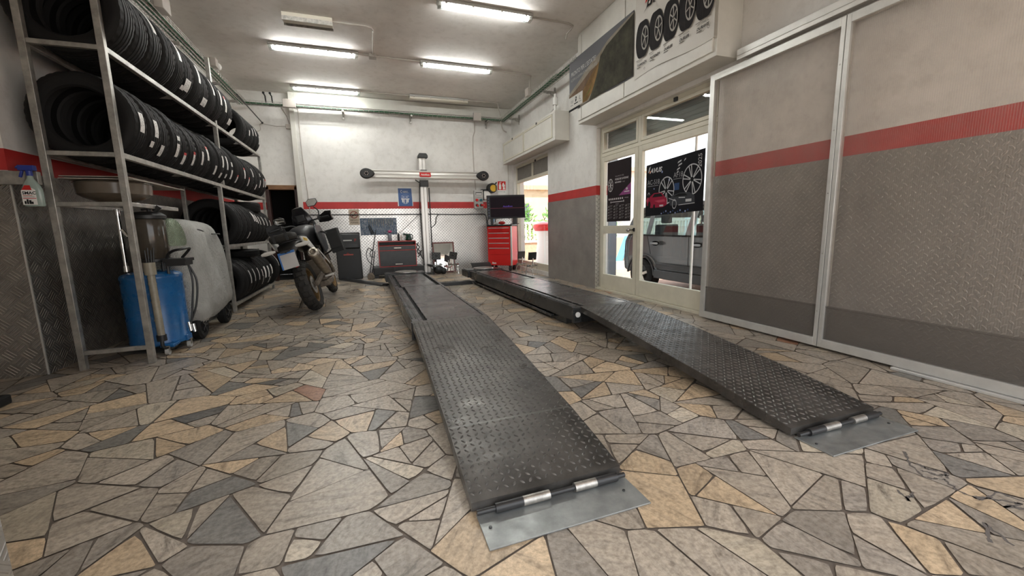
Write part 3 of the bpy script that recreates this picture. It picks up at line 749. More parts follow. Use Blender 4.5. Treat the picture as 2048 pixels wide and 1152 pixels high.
# two lying flat
tyre((-1.86,7.02,.645+.062),.30,.11,2,'tyre lying flat on the bottom shelf tyres, with a small printed sticker','tyres lying flat on the rack',[(-32,14,-.2,.4,0)],(PI/2,0,0))
tyre((-1.86,7.62,1.405),.25,.16,3,'tyre lying flat on top of the lower shelf tyres, with an orange-edged sticker','tyres lying flat on the rack',[(-34,20,-.3,.3,1)],(PI/2,0,0))

# ------------------------------------------------------------------ things on and by the rack
t = thing('basin','shallow brown round basin resting on the short rack rails at the near end','basin',(-1.89,4.2,1.25))
mb = MB(); Mx = Matrix.Translation((-1.89,4.2,1.252))
mb.lathe([(.02,.0),(.10,.012),(.19,.05),(.225,.075),(.23,.155),(.24,.16),(.235,.165),(.215,.155),(.21,.085),(.18,.06),(.02,.02)],40,0,Mx)
mb.build('bowl',pm('brown_basin_plastic',(.13,.105,.08),.25,var=.2,vs=6),t)
for i,(x0,x1,y0,y1,z,a) in enumerate(((-2.10,-1.66,3.95,4.75,1.425,.06),(-2.08,-1.70,4.1,5.0,1.436,-.05),(-2.12,-1.72,4.0,4.6,1.446,.02))):
    mb = MB(); mb.box(x0,x1,y0,y1,z,z+.008,0,Matrix.Rotation(a*.25,4,'X') if 0 else None)
    tag(mb.build('cardboard_sheet',M['cardboard'],bevel=.001),['bottom grey cardboard sheet on the brown basin','longer grey cardboard sheet in the middle of the stack on the basin','topmost short cardboard sheet of the stack on the basin'][i],'cardboard','cardboard sheets on the basin')
# spray bottle
t = thing('spray_bottle','clear spray bottle with blue trigger head hanging on the steel bar, white label','spray bottle',(-2.2,3.77,1.22))
mb = MB(); c=(-2.15,3.775)
def ov(z,rx,ry): return [(c[0]+rx*math.cos(a),c[1]+ry*math.sin(a),z) for a in [2*PI*i/20 for i in range(20)]]
mb.loft([ov(1.215,.05,.022),ov(1.222,.056,.025),ov(1.33,.055,.025),ov(1.365,.042,.022),ov(1.40,.018,.016),ov(1.425,.014,.014)])
mb.build('bottle',pm('cloudy_bottle',(.42,.52,.47),.2,trans=.3),t)
mb = MB()
mb.cyl((c[0],c[1],1.42),(c[0],c[1],1.455),.017,n=14); mb.box(c[0]-.05,c[0]+.035,c[1]-.016,c[1]+.016,1.455,1.49); mb.bar((c[0]-.035,c[1],1.455),(c[0]-.05,c[1],1.41),.014); mb.cyl((c[0]-.05,c[1],1.475),(c[0]-.065,c[1],1.475),.009,n=10)
mb.build('trigger_head',pm('blue_trigger',(.02,.04,.26),.4),t,bevel=.004)
A = Art((c[0],c[1]-.028,1.22),(1,0,0),(0,0,1),0)
A.poly([(-.045,.005),(.03,.005),(.03,.105),(.012,.118),(-.02,.118),(-.045,.1)],0,0).poly([(-.04,.104),(.012,.104),(.006,.135),(-.022,.135)],1,.0006)
A.text('SMAC',-.04,.075,.027,2,.0008,bold=.0008).rect(-.038,.01,.066,.069,1,.0008).rect(-.04,.028,.046,.05,1,.0008)
for i in range(3): A.rect(-.038,.02,.054+i*.004,.056+i*.004,3,.0008)
for a,b,h in ((-.036,-.026,.02),(-.024,-.014,.032),(-.012,.0,.026),(.0,.01,.016)): A.rect(a,b,.01,.01+h,2,.0008)
A.build('printed_label',[M['paper'],M['redenamel'],M['ink'],M['greyp']],t)

# waste oil drainer
bx,by = -1.785,4.30
t = thing('oil_drainer','blue waste oil drainer on castors with a dark glass chamber, behind the rack post','oil drainer',(bx,by,0))
mb = MB(); Mx = Matrix.Translation((bx,by,0))
mb.lathe([(.0001,.06),(.18,.06),(.207,.075),(.21,.09),(.21,.10),(.207,.105),(.207,.63),(.21,.64),(.21,.655),(.20,.672),(.15,.69),(.06,.70),(.0001,.70)],40,0,Mx)
mb.build('tank',M['blue'],t)
mb = MB(); mb.lathe([(.11,.80),(.118,.81),(.118,1.12),(.11,1.14)],32,0,Matrix.Translation((bx+.03,by,0)))
mb.build('sight_chamber',pm('smoky_chamber',(.055,.045,.034),.12,var=.25,vs=6),t)
Mx2=Matrix.Translation((bx+.03,by,0))
mb = MB(); mb.lathe([(.125,.775),(.13,.78),(.13,.80),(.11,.805)],28,0,Mx2); mb.build('chamber_base',M['black'],t)
for a in range(3):
    mb = MB(); mb.cyl((bx+.03+.06*math.cos(a*2.1),by+.06*math.sin(a*2.1),.69),(bx+.03+.06*math.cos(a*2.1),by+.06*math.sin(a*2.1),.78),.012,n=8); mb.build('chamber_strut',M['black'],t)
mb = MB(); mb.lathe([(.115,1.135),(.13,1.14),(.13,1.165),(.10,1.19),(.03,1.2),(.0001,1.2)],28,0,Mx2); mb.cyl((bx+.05,by,1.18),(bx+.05,by,1.235),.014,n=10); mb.bar((bx+.0,by,1.215),(bx+.12,by,1.235),.016); mb.cyl((bx+.1,by-.03,1.2),(bx+.14,by-.03,1.24),.02,n=10)
mb.build('chamber_cap',M['black'],t)
mb = MB(); mb.cyl((bx+.05,by,1.235),(bx+.05,by,1.26),.02,n=12); mb.build('valve_knob',M['orange'],t)
mb = MB(); mb.cyl((bx-.155,by-.02,.70),(bx-.155,by-.02,1.20),.014,n=12); mb.cyl((bx-.155,by-.02,.70),(bx-.155,by-.02,.75),.022,n=12); mb.cyl((bx-.155,by-.02,1.17),(bx-.155,by-.02,1.22),.019,n=12); mb.cyl((bx-.155,by-.02,.92),(bx-.155,by-.02,.935),.018,n=12)
mb.build('suction_tube',M['chrome'],t)
mb = MB(); fx,fy=-1.675,4.045
mb.cyl((fx,fy,.16),(fx-.02,fy+.03,.70),.026,n=16); mb.cyl((fx-.02,fy+.03,.68),(fx-.022,fy+.032,.78),.040,n=18)
for k in (.30,.45,.6): mb.cyl((fx-.02*k/.7-.0,fy+.03*k/.7,k),(fx-.02*k/.7,fy+.03*k/.7,k+.012),.029,n=16)
mb.build('telescopic_hose',pm('beige_tube',(.28,.25,.19),.4,var=.2,vs=20),t)
mb = MB(); mb.cyl((fx,fy,.13),(fx,fy,.18),.034,n=16); mb.tube(spline([(fx,fy,.14),(fx-.0,fy+.0,.08),(fx+.03,fy+.03,.05),(fx+.05,fy+.1,.06)]),.014)
mb.build('hose_end',M['black'],t)
mb = MB()
for i in range(4):
    mb.cyl((fx-.035+.015*i,fy+.03,.76),(fx-.04+.02*i,fy+.04,.88+.02*(i%2)),.006,n=8)
mb.build('probe_bundle',M['black'],t)
mb = MB(); hx=-1.60
mb.tube(spline([(hx-.02,by-.1,.58),(hx-.02,by-.1,.80),(hx+.03,by-.13,.86),(hx+.11,by-.16,.88),(hx+.12,by-.02,.88),(hx+.05,by,.80)]),.011,8)
mb.box(hx-.03,hx+.13,by-.16,by+.02,.775,.80); mb.box(hx-.02,hx+.12,by-.15,by+.01,.74,.775)
mb.build('handle',M['black'],t)
mb = MB()
for k in range(2): mb.tube(spline([(hx+.1,by-.04,.75),(hx+.15-.03*k,by-.05,.6),(hx+.13-.03*k,by-.06,.4),(hx+.08,by-.07,.25),(hx+.06,by-.08,.2)]),.008,8)
mb.build('hose',M['black'],t)
for nm,p0,p1,r_ in (('hose_coupling',(hx+.06,by-.08,.24),(hx+.07,by-.085,.16),.014),('hose_coupling',(hx+.09,by-.08,.22),(hx+.1,by-.085,.15),.014),('probe',(hx-.06,by-.03,1.15),(hx-.07,by-.05,.85),.006),('probe_handle',(hx-.07,by-.05,.92),(hx-.07,by-.05,.82),.016),('drain_tap',(bx-.09,by-.14,1.05),(bx-.05,by-.15,.99),.012)):
    mb = MB(); mb.cyl(p0,p1,r_,n=10); mb.build(nm,M['chrome'],t)
mb = MB(); mb.box(hx-.02,hx+.03,by-.06,by+.04,.07,.12); mb.build('castor_bracket',M['blue'],t,bevel=.004)
mb = MB(); mb.box(bx+.08,bx+.18,by-.24,by-.12,.065,.09); mb.build('castor_bracket',M['blue'],t,bevel=.004)
for px,py in ((hx+.02,by-.01),(bx+.13,by-.235)):
    mb = MB(); mb.cyl((px-.012,py,.03),(px+.012,py,.03),.03,n=18); mb.box(px-.018,px-.013,py-.012,py+.012,.03,.075,1); mb.box(px+.013,px+.018,py-.012,py+.012,.03,.075,1); mb.box(px-.02,px+.02,py-.016,py+.016,.07,.08,1)
    mb.build('castor',[M['greyp'],M['steel']],t)
for px in (bx-.2,bx-.12):
    mb = MB(); mb.cyl((px-.015,by+.12,.06),(px+.015,by+.12,.06),.06,n=22); mb.build('wheel',M['rubber'],t)

# foil covered machine
t = thing('covered_machine','wheeled machine hidden under a silver bubble-foil cover, beside the blue drainer','machine',(-1.75,4.95,0))
mb = MB(); cx,cyc,hx_,hy_ = -1.775,4.97,.245,.53; rr = random.Random(3); nn=56; rings=[]
def super_(z,sx,sy,dx,dy,p=4.5):
    R=[]
    for i in range(nn):
        a=2*PI*i/nn; c_,s_=math.cos(a),math.sin(a)
        k=(abs(c_)**p+abs(s_)**p)**(-1/p)
        ph = .016*math.sin(7*a+z*5)+.010*math.sin(13*a-z*9)+.007*math.sin(23*a+z*6)
        R.append((cx+dx+(hx_*sx+ph)*k*c_, cyc+dy+(hy_*sy+ph)*k*s_, z + (.03*math.sin(3*a+1)+.015*math.sin(11*a) if z<.2 else 0) + (-.03*max(0,s_) if z>.9 else 0) + (.10*max(0,s_) if z<.2 else 0)))
    return R
for z,sx,sy,dx,dy in ((.11,1.06,1.0,.01,0),(.3,1.08,1.0,.02,0),(.55,1.05,1.0,.01,0),(.80,1.01,.985,.0,-.01),(.96,.98,.965,-.005,-.015),(1.06,.93,.93,-.01,-.03),(1.115,.82,.86,-.02,-.05),(1.145,.58,.65,-.03,-.08),(1.155,.25,.3,-.04,-.1)):
    rings.append(super_(z,sx,sy,dx,dy))
mb.loft(rings); mb.build('foil_cover',M['foil'],t,sub=1,smooth=60)
mb = MB(); R2=[super_(.90,1.005,.985,.0,-.01),super_(.98,.985,.97,-.003,-.012),super_(1.062,.94,.94,-.01,-.03),super_(1.12,.835,.87,-.02,-.05),super_(1.152,.60,.67,-.03,-.08)]
lo=int(nn*.60); hi=int(nn*.90)
mb.loft([R[lo:hi] for R in R2],caps=False,closed=False); mb.build('green_patch',M['foilgreen'],t,smooth=60,sub=1)
mb = MB(); mb.tube(spline([(-1.98,4.55,1.09),(-1.85,4.43,1.085),(-1.68,4.47,1.075),(-1.57,4.75,1.05),(-1.56,4.9,1.03)]),.006,6); mb.tube(spline([(-1.52,5.0,1.0),(-1.53,5.25,1.0),(-1.6,5.5,.99)]),.006,6); mb.build('strap',M['black'],t)
for yy,rw in ((4.60,.13),(5.32,.13)):
    mb = MB(); Mw = Matrix.Translation((-1.60,yy,rw)) @ Matrix.Rotation(PI/2,4,'Y')
    mb.lathe([(.075,-.04),(rw-.02,-.045),(rw,-.03),(rw,.03),(rw-.02,.045),(.075,.04)],30,0,Mw,closed=True); mb.lathe([(.001,-.02),(.075,-.03),(.075,.03),(.001,.02)],20,1,Mw)
    for k in range(5): mb.bar((-1.555,yy,rw),(-1.553,yy+.07*math.cos(k*1.257),rw+.07*math.sin(k*1.257)),.016,mi=1)
    mb.build('wheel',[M['rubber'],M['blackm']],t)
mb = MB(); mb.box(-1.95,-1.62,4.6,5.4,.10,.16); mb.build('chassis',M['blackm'],t)
t = thing('tarpaulin_bundle','crumpled dark sheet bundle lying behind the foil cover under the rack shelf','bundle',(-1.83,5.72,0))
mb = MB(); rings=[]
for k,(z,s) in enumerate(((.0,.85),(.3,.9),(.6,.88),(.85,.85),(.98,.7),(1.05,.4),(1.07,.1))):
    rings.append([(-1.85+.16*s*math.cos(a)*(1+.08*math.sin(5*a+k)),5.72+.18*s*math.sin(a)*(1+.08*math.sin(7*a-k)),z+.02*math.sin(4*a+k*2)*(z>.1)) for a in [2*PI*i/28 for i in range(28)]])
mb.loft(rings); mb.build('sheet',pm('dark_sheet',(.07,.063,.055),.35,var=.5,vs=14,bs=.5,bscale=30),t,sub=1,smooth=60)
# black block at left edge of floor
mb = MB(); mb.box(-2.45,-2.13,2.95,3.25,0,.06); tag(mb.build('rubber_block',M['rubber'],bevel=.012),'low black rubber block on the floor at the left picture edge','block')
# ------------------------------------------------------------------ motorcycle (local: y forward, x right, origin at rear contact; then leaned and turned)
def knobby(r, w, n=30, prof_r=None):
    mb = MB()
    # carcass
    m = 14; pr=[]
    rw = r-.016
    for i in range(m+1):
        a = -1.25+2.5*i/m; pr.append((rw-.055+.055*math.cos(a*1.0)+0, w*.5*math.sin(a)/math.sin(1.25)))
    pr = [(r-.10,-w*.36)]+pr+[(r-.10,w*.36)]
    mb.lathe(pr, 60, 0, Matrix.Rotation(PI/2,4,'Y'), closed=True)
    for k in range(n):
        t0 = 2*PI*k/n; odd = k%2
        xs = ((-.30,-.02),(.02,.30)) if odd else ((-.46,-.25),(-.2,.2),(.25,.46))
        for xa,xb in xs:
            for _ in (0,):
                vs=[]
                for dr in (0,1):
                    for tt,xx in ((t0-.075,xa),(t0+.075,xa),(t0+.075,xb),(t0-.075,xb)):
                        X = xx*w; drop = .055*(1-math.cos(abs(X)/(w*.5)*1.25))
                        rad = rw-drop+(-.004 if dr==0 else .016)
                        vs.append((X*(1.04 if dr else 1), rad*math.cos(tt), rad*math.sin(tt)))
                mb.add(vs,[(4,5,6,7),(0,1,5,4),(1,2,6,5),(2,3,7,6),(3,0,4,7)],0)
    return mb
bike = thing('motorcycle','dark adventure motorcycle with muddy knobbly tyres, leaning on its side stand','motorcycle')
RW, FWy = .325, 1.50
def wheel(yc, r, w, rimr, nm):
    W = link(bpy.data.objects.new(nm,None)) if 0 else None
    k = knobby(r, w); off = Vector((0,yc,r))
    k.v = [p+off for p in k.v]; ty = k.build(nm, [pm('muddy_tyre',(.022,.019,.016),.8,var=.45,vs=12)], bike, smooth=30)
    Mw = Matrix.Translation(off) @ Matrix.Rotation(PI/2,4,'Y')
    mb = MB(); mb.lathe([(rimr-.018,-.045),(rimr+.012,-.05),(rimr+.012,-.038),(rimr-.012,-.02),(rimr-.012,.02),(rimr+.012,.038),(rimr+.012,.05),(rimr-.018,.045),(rimr-.026,0)],48,0,Mw,closed=True)
    mb.build('rim',M['gold'],ty)
    mb = MB(); mb.cyl(off+Vector((-.06,0,0)),off+Vector((.06,0,0)),.045,n=20); mb.cyl(off+Vector((-.07,0,0)),off+Vector((-.05,0,0)),.06,n=20); mb.build('hub',M['mud'],ty)
    mb = MB()
    for i in range(18):
        a=2*PI*i/18; s=.03 if i%2 else -.03; b=a+(.35 if i%4<2 else -.35)
        mb.cyl(off+Vector((s,.045*math.cos(b),.045*math.sin(b))), off+Vector((s*.2,(rimr-.018)*math.cos(a),(rimr-.018)*math.sin(a))),.0028,n=6)
    mb.build('spokes',M['mud'],ty)
    mb = MB(); mb.lathe([(.075,.058),(.115,.058),(.115,.063),(.075,.063)],40,0,Mw,closed=True)
    for i in range(6): mb.bar(off+Vector((.06,.04*math.cos(i*1.05),.04*math.sin(i*1.05))),off+Vector((.06,.085*math.cos(i*1.05+.3),.085*math.sin(i*1.05+.3))),.012)
    mb.build('brake_disc',M['steel'],ty)
    return ty
wheel(0,RW,.15,.215,'rear_wheel'); wheel(FWy,.335,.10,.235,'front_wheel')
B = bike
mb = MB()      # swingarm, frame, engine
for s in (-1,1): mb.bar((s*.10,-.02,.325),(s*.12,.55,.42),.035,.06)
mb.build('swingarm',M['mud'],B,bevel=.006)
mb = MB(); mb.box(-.13,.13,.55,.92,.30,.62); mb.cyl((0,.82,.58),(0,1.0,.82),.10,n=20); mb.cyl((.13,.66,.42),(.19,.66,.42),.10,n=24); mb.cyl((-.13,.66,.42),(-.18,.66,.42),.11,n=24); mb.box(-.15,.15,.5,.95,.22,.30)
mb.build('engine',M['mud'],B,bevel=.015)
mb = MB()
for s in (-1,1):
    mb.tube(spline([(s*.05,1.16,1.0),(s*.16,.95,.8),(s*.17,.6,.55),(s*.14,.52,.4)]),.018); mb.tube(spline([(s*.15,.62,.66),(s*.12,.2,.86),(s*.09,-.12,.93)]),.014); mb.tube(spline([(s*.05,1.16,.95),(s*.11,1.0,.5),(s*.12,.85,.25),(s*.12,.55,.22)]),.016)
    mb.tube(spline([(s*.12,1.02,.62),(s*.30,1.0,.70),(s*.30,.8,.92),(s*.14,.95,.98)]),.013)
mb.build('frame',M['blackm'],B)
# rear mudguard / tail
mb = MB(); R_=[]
for y_,z_,wd,th in ((-.42,.70,.07,.02),(-.34,.80,.09,.03),(-.22,.87,.11,.05),(-.02,.885,.13,.06),(.2,.87,.13,.06)):
    R_.append([(-wd,y_,z_-th),(-wd*1.05,y_,z_),(-wd*.6,y_,z_+th*.6),(wd*.6,y_,z_+th*.6),(wd*1.05,y_,z_),(wd,y_,z_-th)])
mb.loft(R_); mb.build('tail_fairing',M['mud'] if 0 else pm('dusty_black_plastic',(.02,.018,.016),.6,var=.5,vs=8),B,bevel=.006)
mb = MB()
for s in (-1,1):
    mb.prism([(-.22,.93),(.10,.92),(.38,.76),(.30,.72),(.05,.80),(-.16,.86)],'x',s*.155,s*.172)
mb.build('side_panel',pm('white_bodywork',(.66,.65,.62),.35),B,bevel=.004)
A = Art((.174,-.06,.86),(0,1,0),(0,0,1),.002); A.poly([(-.08,.02),(.10,.005),(.14,.03),(-.08,.055)],0).text('690',-.035,.022,.03,1,.003,shear=.3,rot=-.1); A.build('number_decal',[M['yellow'],M['ink']],B)
# seat
mb = MB(); R_=[]
for y_,z_,wd,th in ((-.26,.925,.09,.03),(-.1,.925,.125,.04),(.15,.92,.13,.06),(.38,.93,.10,.08),(.58,.99,.08,.10),(.66,1.05,.06,.1)):
    R_.append([(-wd,y_,z_-th),(-wd,y_,z_-.02),(-wd*.7,y_,z_),(wd*.7,y_,z_),(wd,y_,z_-.02),(wd,y_,z_-th)])
mb.loft(R_); mb.build('seat',pm('seat_vinyl',(.022,.021,.02),.6,var=.3,vs=14,bs=.3,bscale=40),B,sub=1,smooth=60)
# tail bag
mb = MB(); mb.box(-.14,.12,-.36,-.08,.915,1.005); mb.build('tail_bag',pm('dusty_bag',(.02,.018,.015),.85,var=.5,vs=10,bs=.5,bscale=30),B,bevel=.035)
mb = MB()
for x in (-.08,.06): mb.box(x-.014,x+.014,-.365,-.075,1.003,1.010); mb.box(x-.014,x+.014,-.367,-.36,.915,1.01)
mb.build('bag_strap',M['black'],B)
# tank and fairing
mb = MB(); R_=[]
for y_,z_,wd,h in ((.52,1.02,.10,.16),(.62,1.10,.17,.30),(.80,1.15,.21,.40),(.98,1.14,.22,.42),(1.10,1.08,.17,.34),(1.18,1.04,.10,.25)):
    R_.append([(-wd*.8,y_,z_-h),(-wd,y_,z_-h*.6),(-wd*.95,y_,z_-h*.25),(-wd*.55,y_,z_-.02),(wd*.55,y_,z_-.02),(wd*.95,y_,z_-h*.25),(wd,y_,z_-h*.6),(wd*.8,y_,z_-h)])
mb.loft(R_); mb.build('fuel_tank',pm('satin_black_tank',(.02,.02,.022),.4),B,sub=1,smooth=60)
mb = MB()
for s in (-1,1): mb.prism([(.48,.95),(.60,1.06),(1.0,1.06),(1.12,.92),(1.0,.70),(.66,.66)],'x',s*.215,s*.235)
mb.build('side_fairing',pm('dark_fairing',(.03,.031,.034),.35),B,bevel=.02)
mb = MB(); mb.box(.29,.45,.80,1.06,.62,.95); mb.box(.295,.44,.79,.80,.68,.91,0); mb.build('side_bag',pm('bag_fabric',(.012,.012,.012),.8,bs=.4,bscale=60),B,bevel=.03)
mb = MB()
for y_ in (.86,1.0): mb.box(.286,.455,y_-.015,y_+.015,.615,.957)
mb.build('bag_strap',M['black'],B)
mb = MB()      # windscreen tower
R_=[]
for y_,z_,wd in ((1.22,1.02,.15),(1.28,1.12,.16),(1.24,1.27,.12),(1.20,1.38,.07)):
    R_.append([(-wd,y_-.08,z_),(-wd*.5,y_,z_+.02),(wd*.5,y_,z_+.02),(wd,y_-.08,z_),(wd*.9,y_-.10,z_),(-wd*.9,y_-.10,z_)])
mb.loft(R_); mb.box(-.07,.07,1.12,1.16,1.16,1.28); mb.build('windscreen',pm('smoked_screen',(.012,.012,.014),.2),B,smooth=50)
mb = MB(); mb.box(-.055,.055,1.10,1.118,1.18,1.27); mb.build('dashboard',M['black'],B,bevel=.006)
# handlebar
mb = MB(); mb.tube(spline([(-.41,.90,1.14),(-.30,.93,1.15),(-.14,1.02,1.15),(-.06,1.06,1.10),(.06,1.06,1.10),(.14,1.02,1.15),(.30,.93,1.15),(.41,.90,1.14)]),.011); mb.build('handlebar',M['blackm'],B)
mb = MB()
for s in (-1,1): mb.cyl((s*.28,.935,1.15),(s*.41,.90,1.14),.018,n=14); mb.box(s*.27-.02,s*.27+.02,.92,.98,1.13,1.18); mb.tube([(s*.26,.97,1.15),(s*.33,1.0,1.14),(s*.42,.97,1.13)],.006)
mb.build('grip',M['black'],B)
for s in (-1,1):
    mb = MB(); vs=[(s*.44,.90,1.10),(s*.45,1.00,1.09),(s*.36,1.06,1.08),(s*.24,1.05,1.10),(s*.24,1.04,1.18),(s*.36,1.06,1.24),(s*.45,1.00,1.22),(s*.44,.90,1.17)]
    mb.loft([[Vector(v) for v in vs],[Vector(v)+Vector((0,-.012,0)) for v in vs]])
    mb.build('hand_guard',M['black'],B)
for s,pz,px in ((-1,1.25,-.25),(1,1.39,.25)):
    mb = MB(); mb.tube(spline([(s*.27,.95,1.17),(s*.29,.96,1.26),(px,.94,pz-.06)]),.008,8); mb.build('mirror_stem',M['black'],B)
    mb = MB(); pl=[(-.075,-.05),(.03,-.055),(.085,-.01),(.075,.045),(-.03,.055),(-.08,.02)]
    if s<0: pl=[(-x,z) for x,z in pl]
    mb.prism([(px+x*.95,pz+z) for x,z in pl],'y',.925,.955); bk=mb.build('mirror_housing',M['black'],B,bevel=.008)
    mb = MB(); mb.prism([(px+x*.85,pz+z*.85) for x,z in pl],'y',.920,.923); mb.build('mirror_glass',M['mirror'],bk,smooth=0)
# exhaust
mb = MB(); mb.cyl((.235,-.22,.70),(.205,.30,.45),.062,.058,n=24); mb.build('silencer',pm('dirty_silencer',(.30,.26,.21),.4,.7,var=.35,vs=14),B)
mb = MB(); mb.lathe([(.063,0),(.058,-.03),(.040,-.045),(.033,-.04),(.033,.06)],24,0,Matrix.Translation((.235,-.22,.70)) @ (Vector((.03,-.52,.25)).to_track_quat('Z','Y').to_matrix().to_4x4()) @ Matrix.Diagonal((1,1,-1,1)),caps=False)
mb.build('tail_pipe',M['satin'],B)
mb = MB(); mb.tube(spline([(.20,.32,.44),(.17,.5,.44),(.16,.8,.42),(.08,.96,.5),(.05,.98,.66)]),.026,12); mb.box(.15,.22,.28,.34,.42,.50); mb.build('exhaust_pipe',M['steel'],B)
mb = MB(); mb.prism([(-.15,.735),(.26,.535),(.26,.505),(-.15,.705)],'x',.288,.294); mb.build('heat_shield',M['alu'],B)
# plate, lights
mb = MB(); Mx = Matrix.Translation((.0,-.43,.70)) @ Matrix.Rotation(-.25,4,'X') @ Matrix.Rotation(.0,4,'Y')
mb.box(-.09,.09,-.004,.004,-.10,.10,0,Mx); mb.box(-.09,.09,-.006,-.004,.072,.10,1,Mx); mb.box(-.09,-.075,-.006,-.004,-.10,.072,1,Mx); pl=mb.build('number_plate',[pm('blurred_plate_white',(.50,.48,.46),.5),pm('plate_blue',(.05,.16,.42),.5)],B)
mb = MB(); mb.box(-.05,.05,-.44,-.40,.79,.81); mb.tube([(0,-.38,.80),(0,-.42,.79)],.012); mb.build('plate_bracket',M['black'],B)
mb = MB(); mb.cyl((.055,-.40,.615),(.055,-.425,.615),.022,n=14); mb.build('reflector',M['redenamel'],B)
for s,dz in ((-1,-.0),(1,.0)):
    mb = MB(); mb.loft([[ (s*(.11+.16*k), -.36+.02*math.sin(a)*q, .83+dz+.022*math.cos(a)*q) for a in [2*PI*i/10 for i in range(10)]] for k,q in ((0,.5),(.25,1),(.7,1.1),(.95,.6))])
    mb.build('indicator',pm('clear_indicator',(.62,.60,.56),.25),B,smooth=60)
mb = MB(); mb.bar((-.12,.42,.28),(-.33,.22,-.035),.028); mb.box(-.36,-.30,.17,.26,-.055,-.035); mb.build('side_stand',M['mud'],B,bevel=.003)
for s in (-1,1):
    mb = MB(); mb.box(s*.20-.06,s*.20+.06,.44,.48,.34,.37); mb.build('footrest',M['steel'],B,bevel=.004)
mb = MB()
for s in (-1,1): mb.cyl((s*.10,FWy,.33),(s*.10,FWy-.26,.92),.028,n=14); mb.cyl((s*.10,FWy-.26,.92),(s*.10,FWy-.34,1.12),.022,n=14)
mb.build('fork',M['mud'],B)
mb = MB(); R_=[]
for a in [(.35+.2*i) for i in range(9)]:
    rr_=.40; y_=FWy+rr_*math.cos(a); z_=.335+rr_*math.sin(a)+.06; R_.append([(-.07,y_,z_-.02),(-.04,y_,z_+.01),(.04,y_,z_+.01),(.07,y_,z_-.02)])
mb.loft(R_); mb.build('front_mudguard',M['black'],B,smooth=60)
mb = MB(); mb.box(-.1,.1,1.19,1.30,.93,1.07); mb.build('headlight',M['black'],B,bevel=.03)
mb = MB(); mb.prism(ellipse(.03,.31,.13,.13,26),'x',-.115,-.105); mb.build('rear_sprocket',M['mud'],B)
bike.location = (-.66,5.60,0.012); bike.rotation_mode='XYZ'; bike.rotation_euler = (0,math.radians(-15.5),math.radians(-3.5))
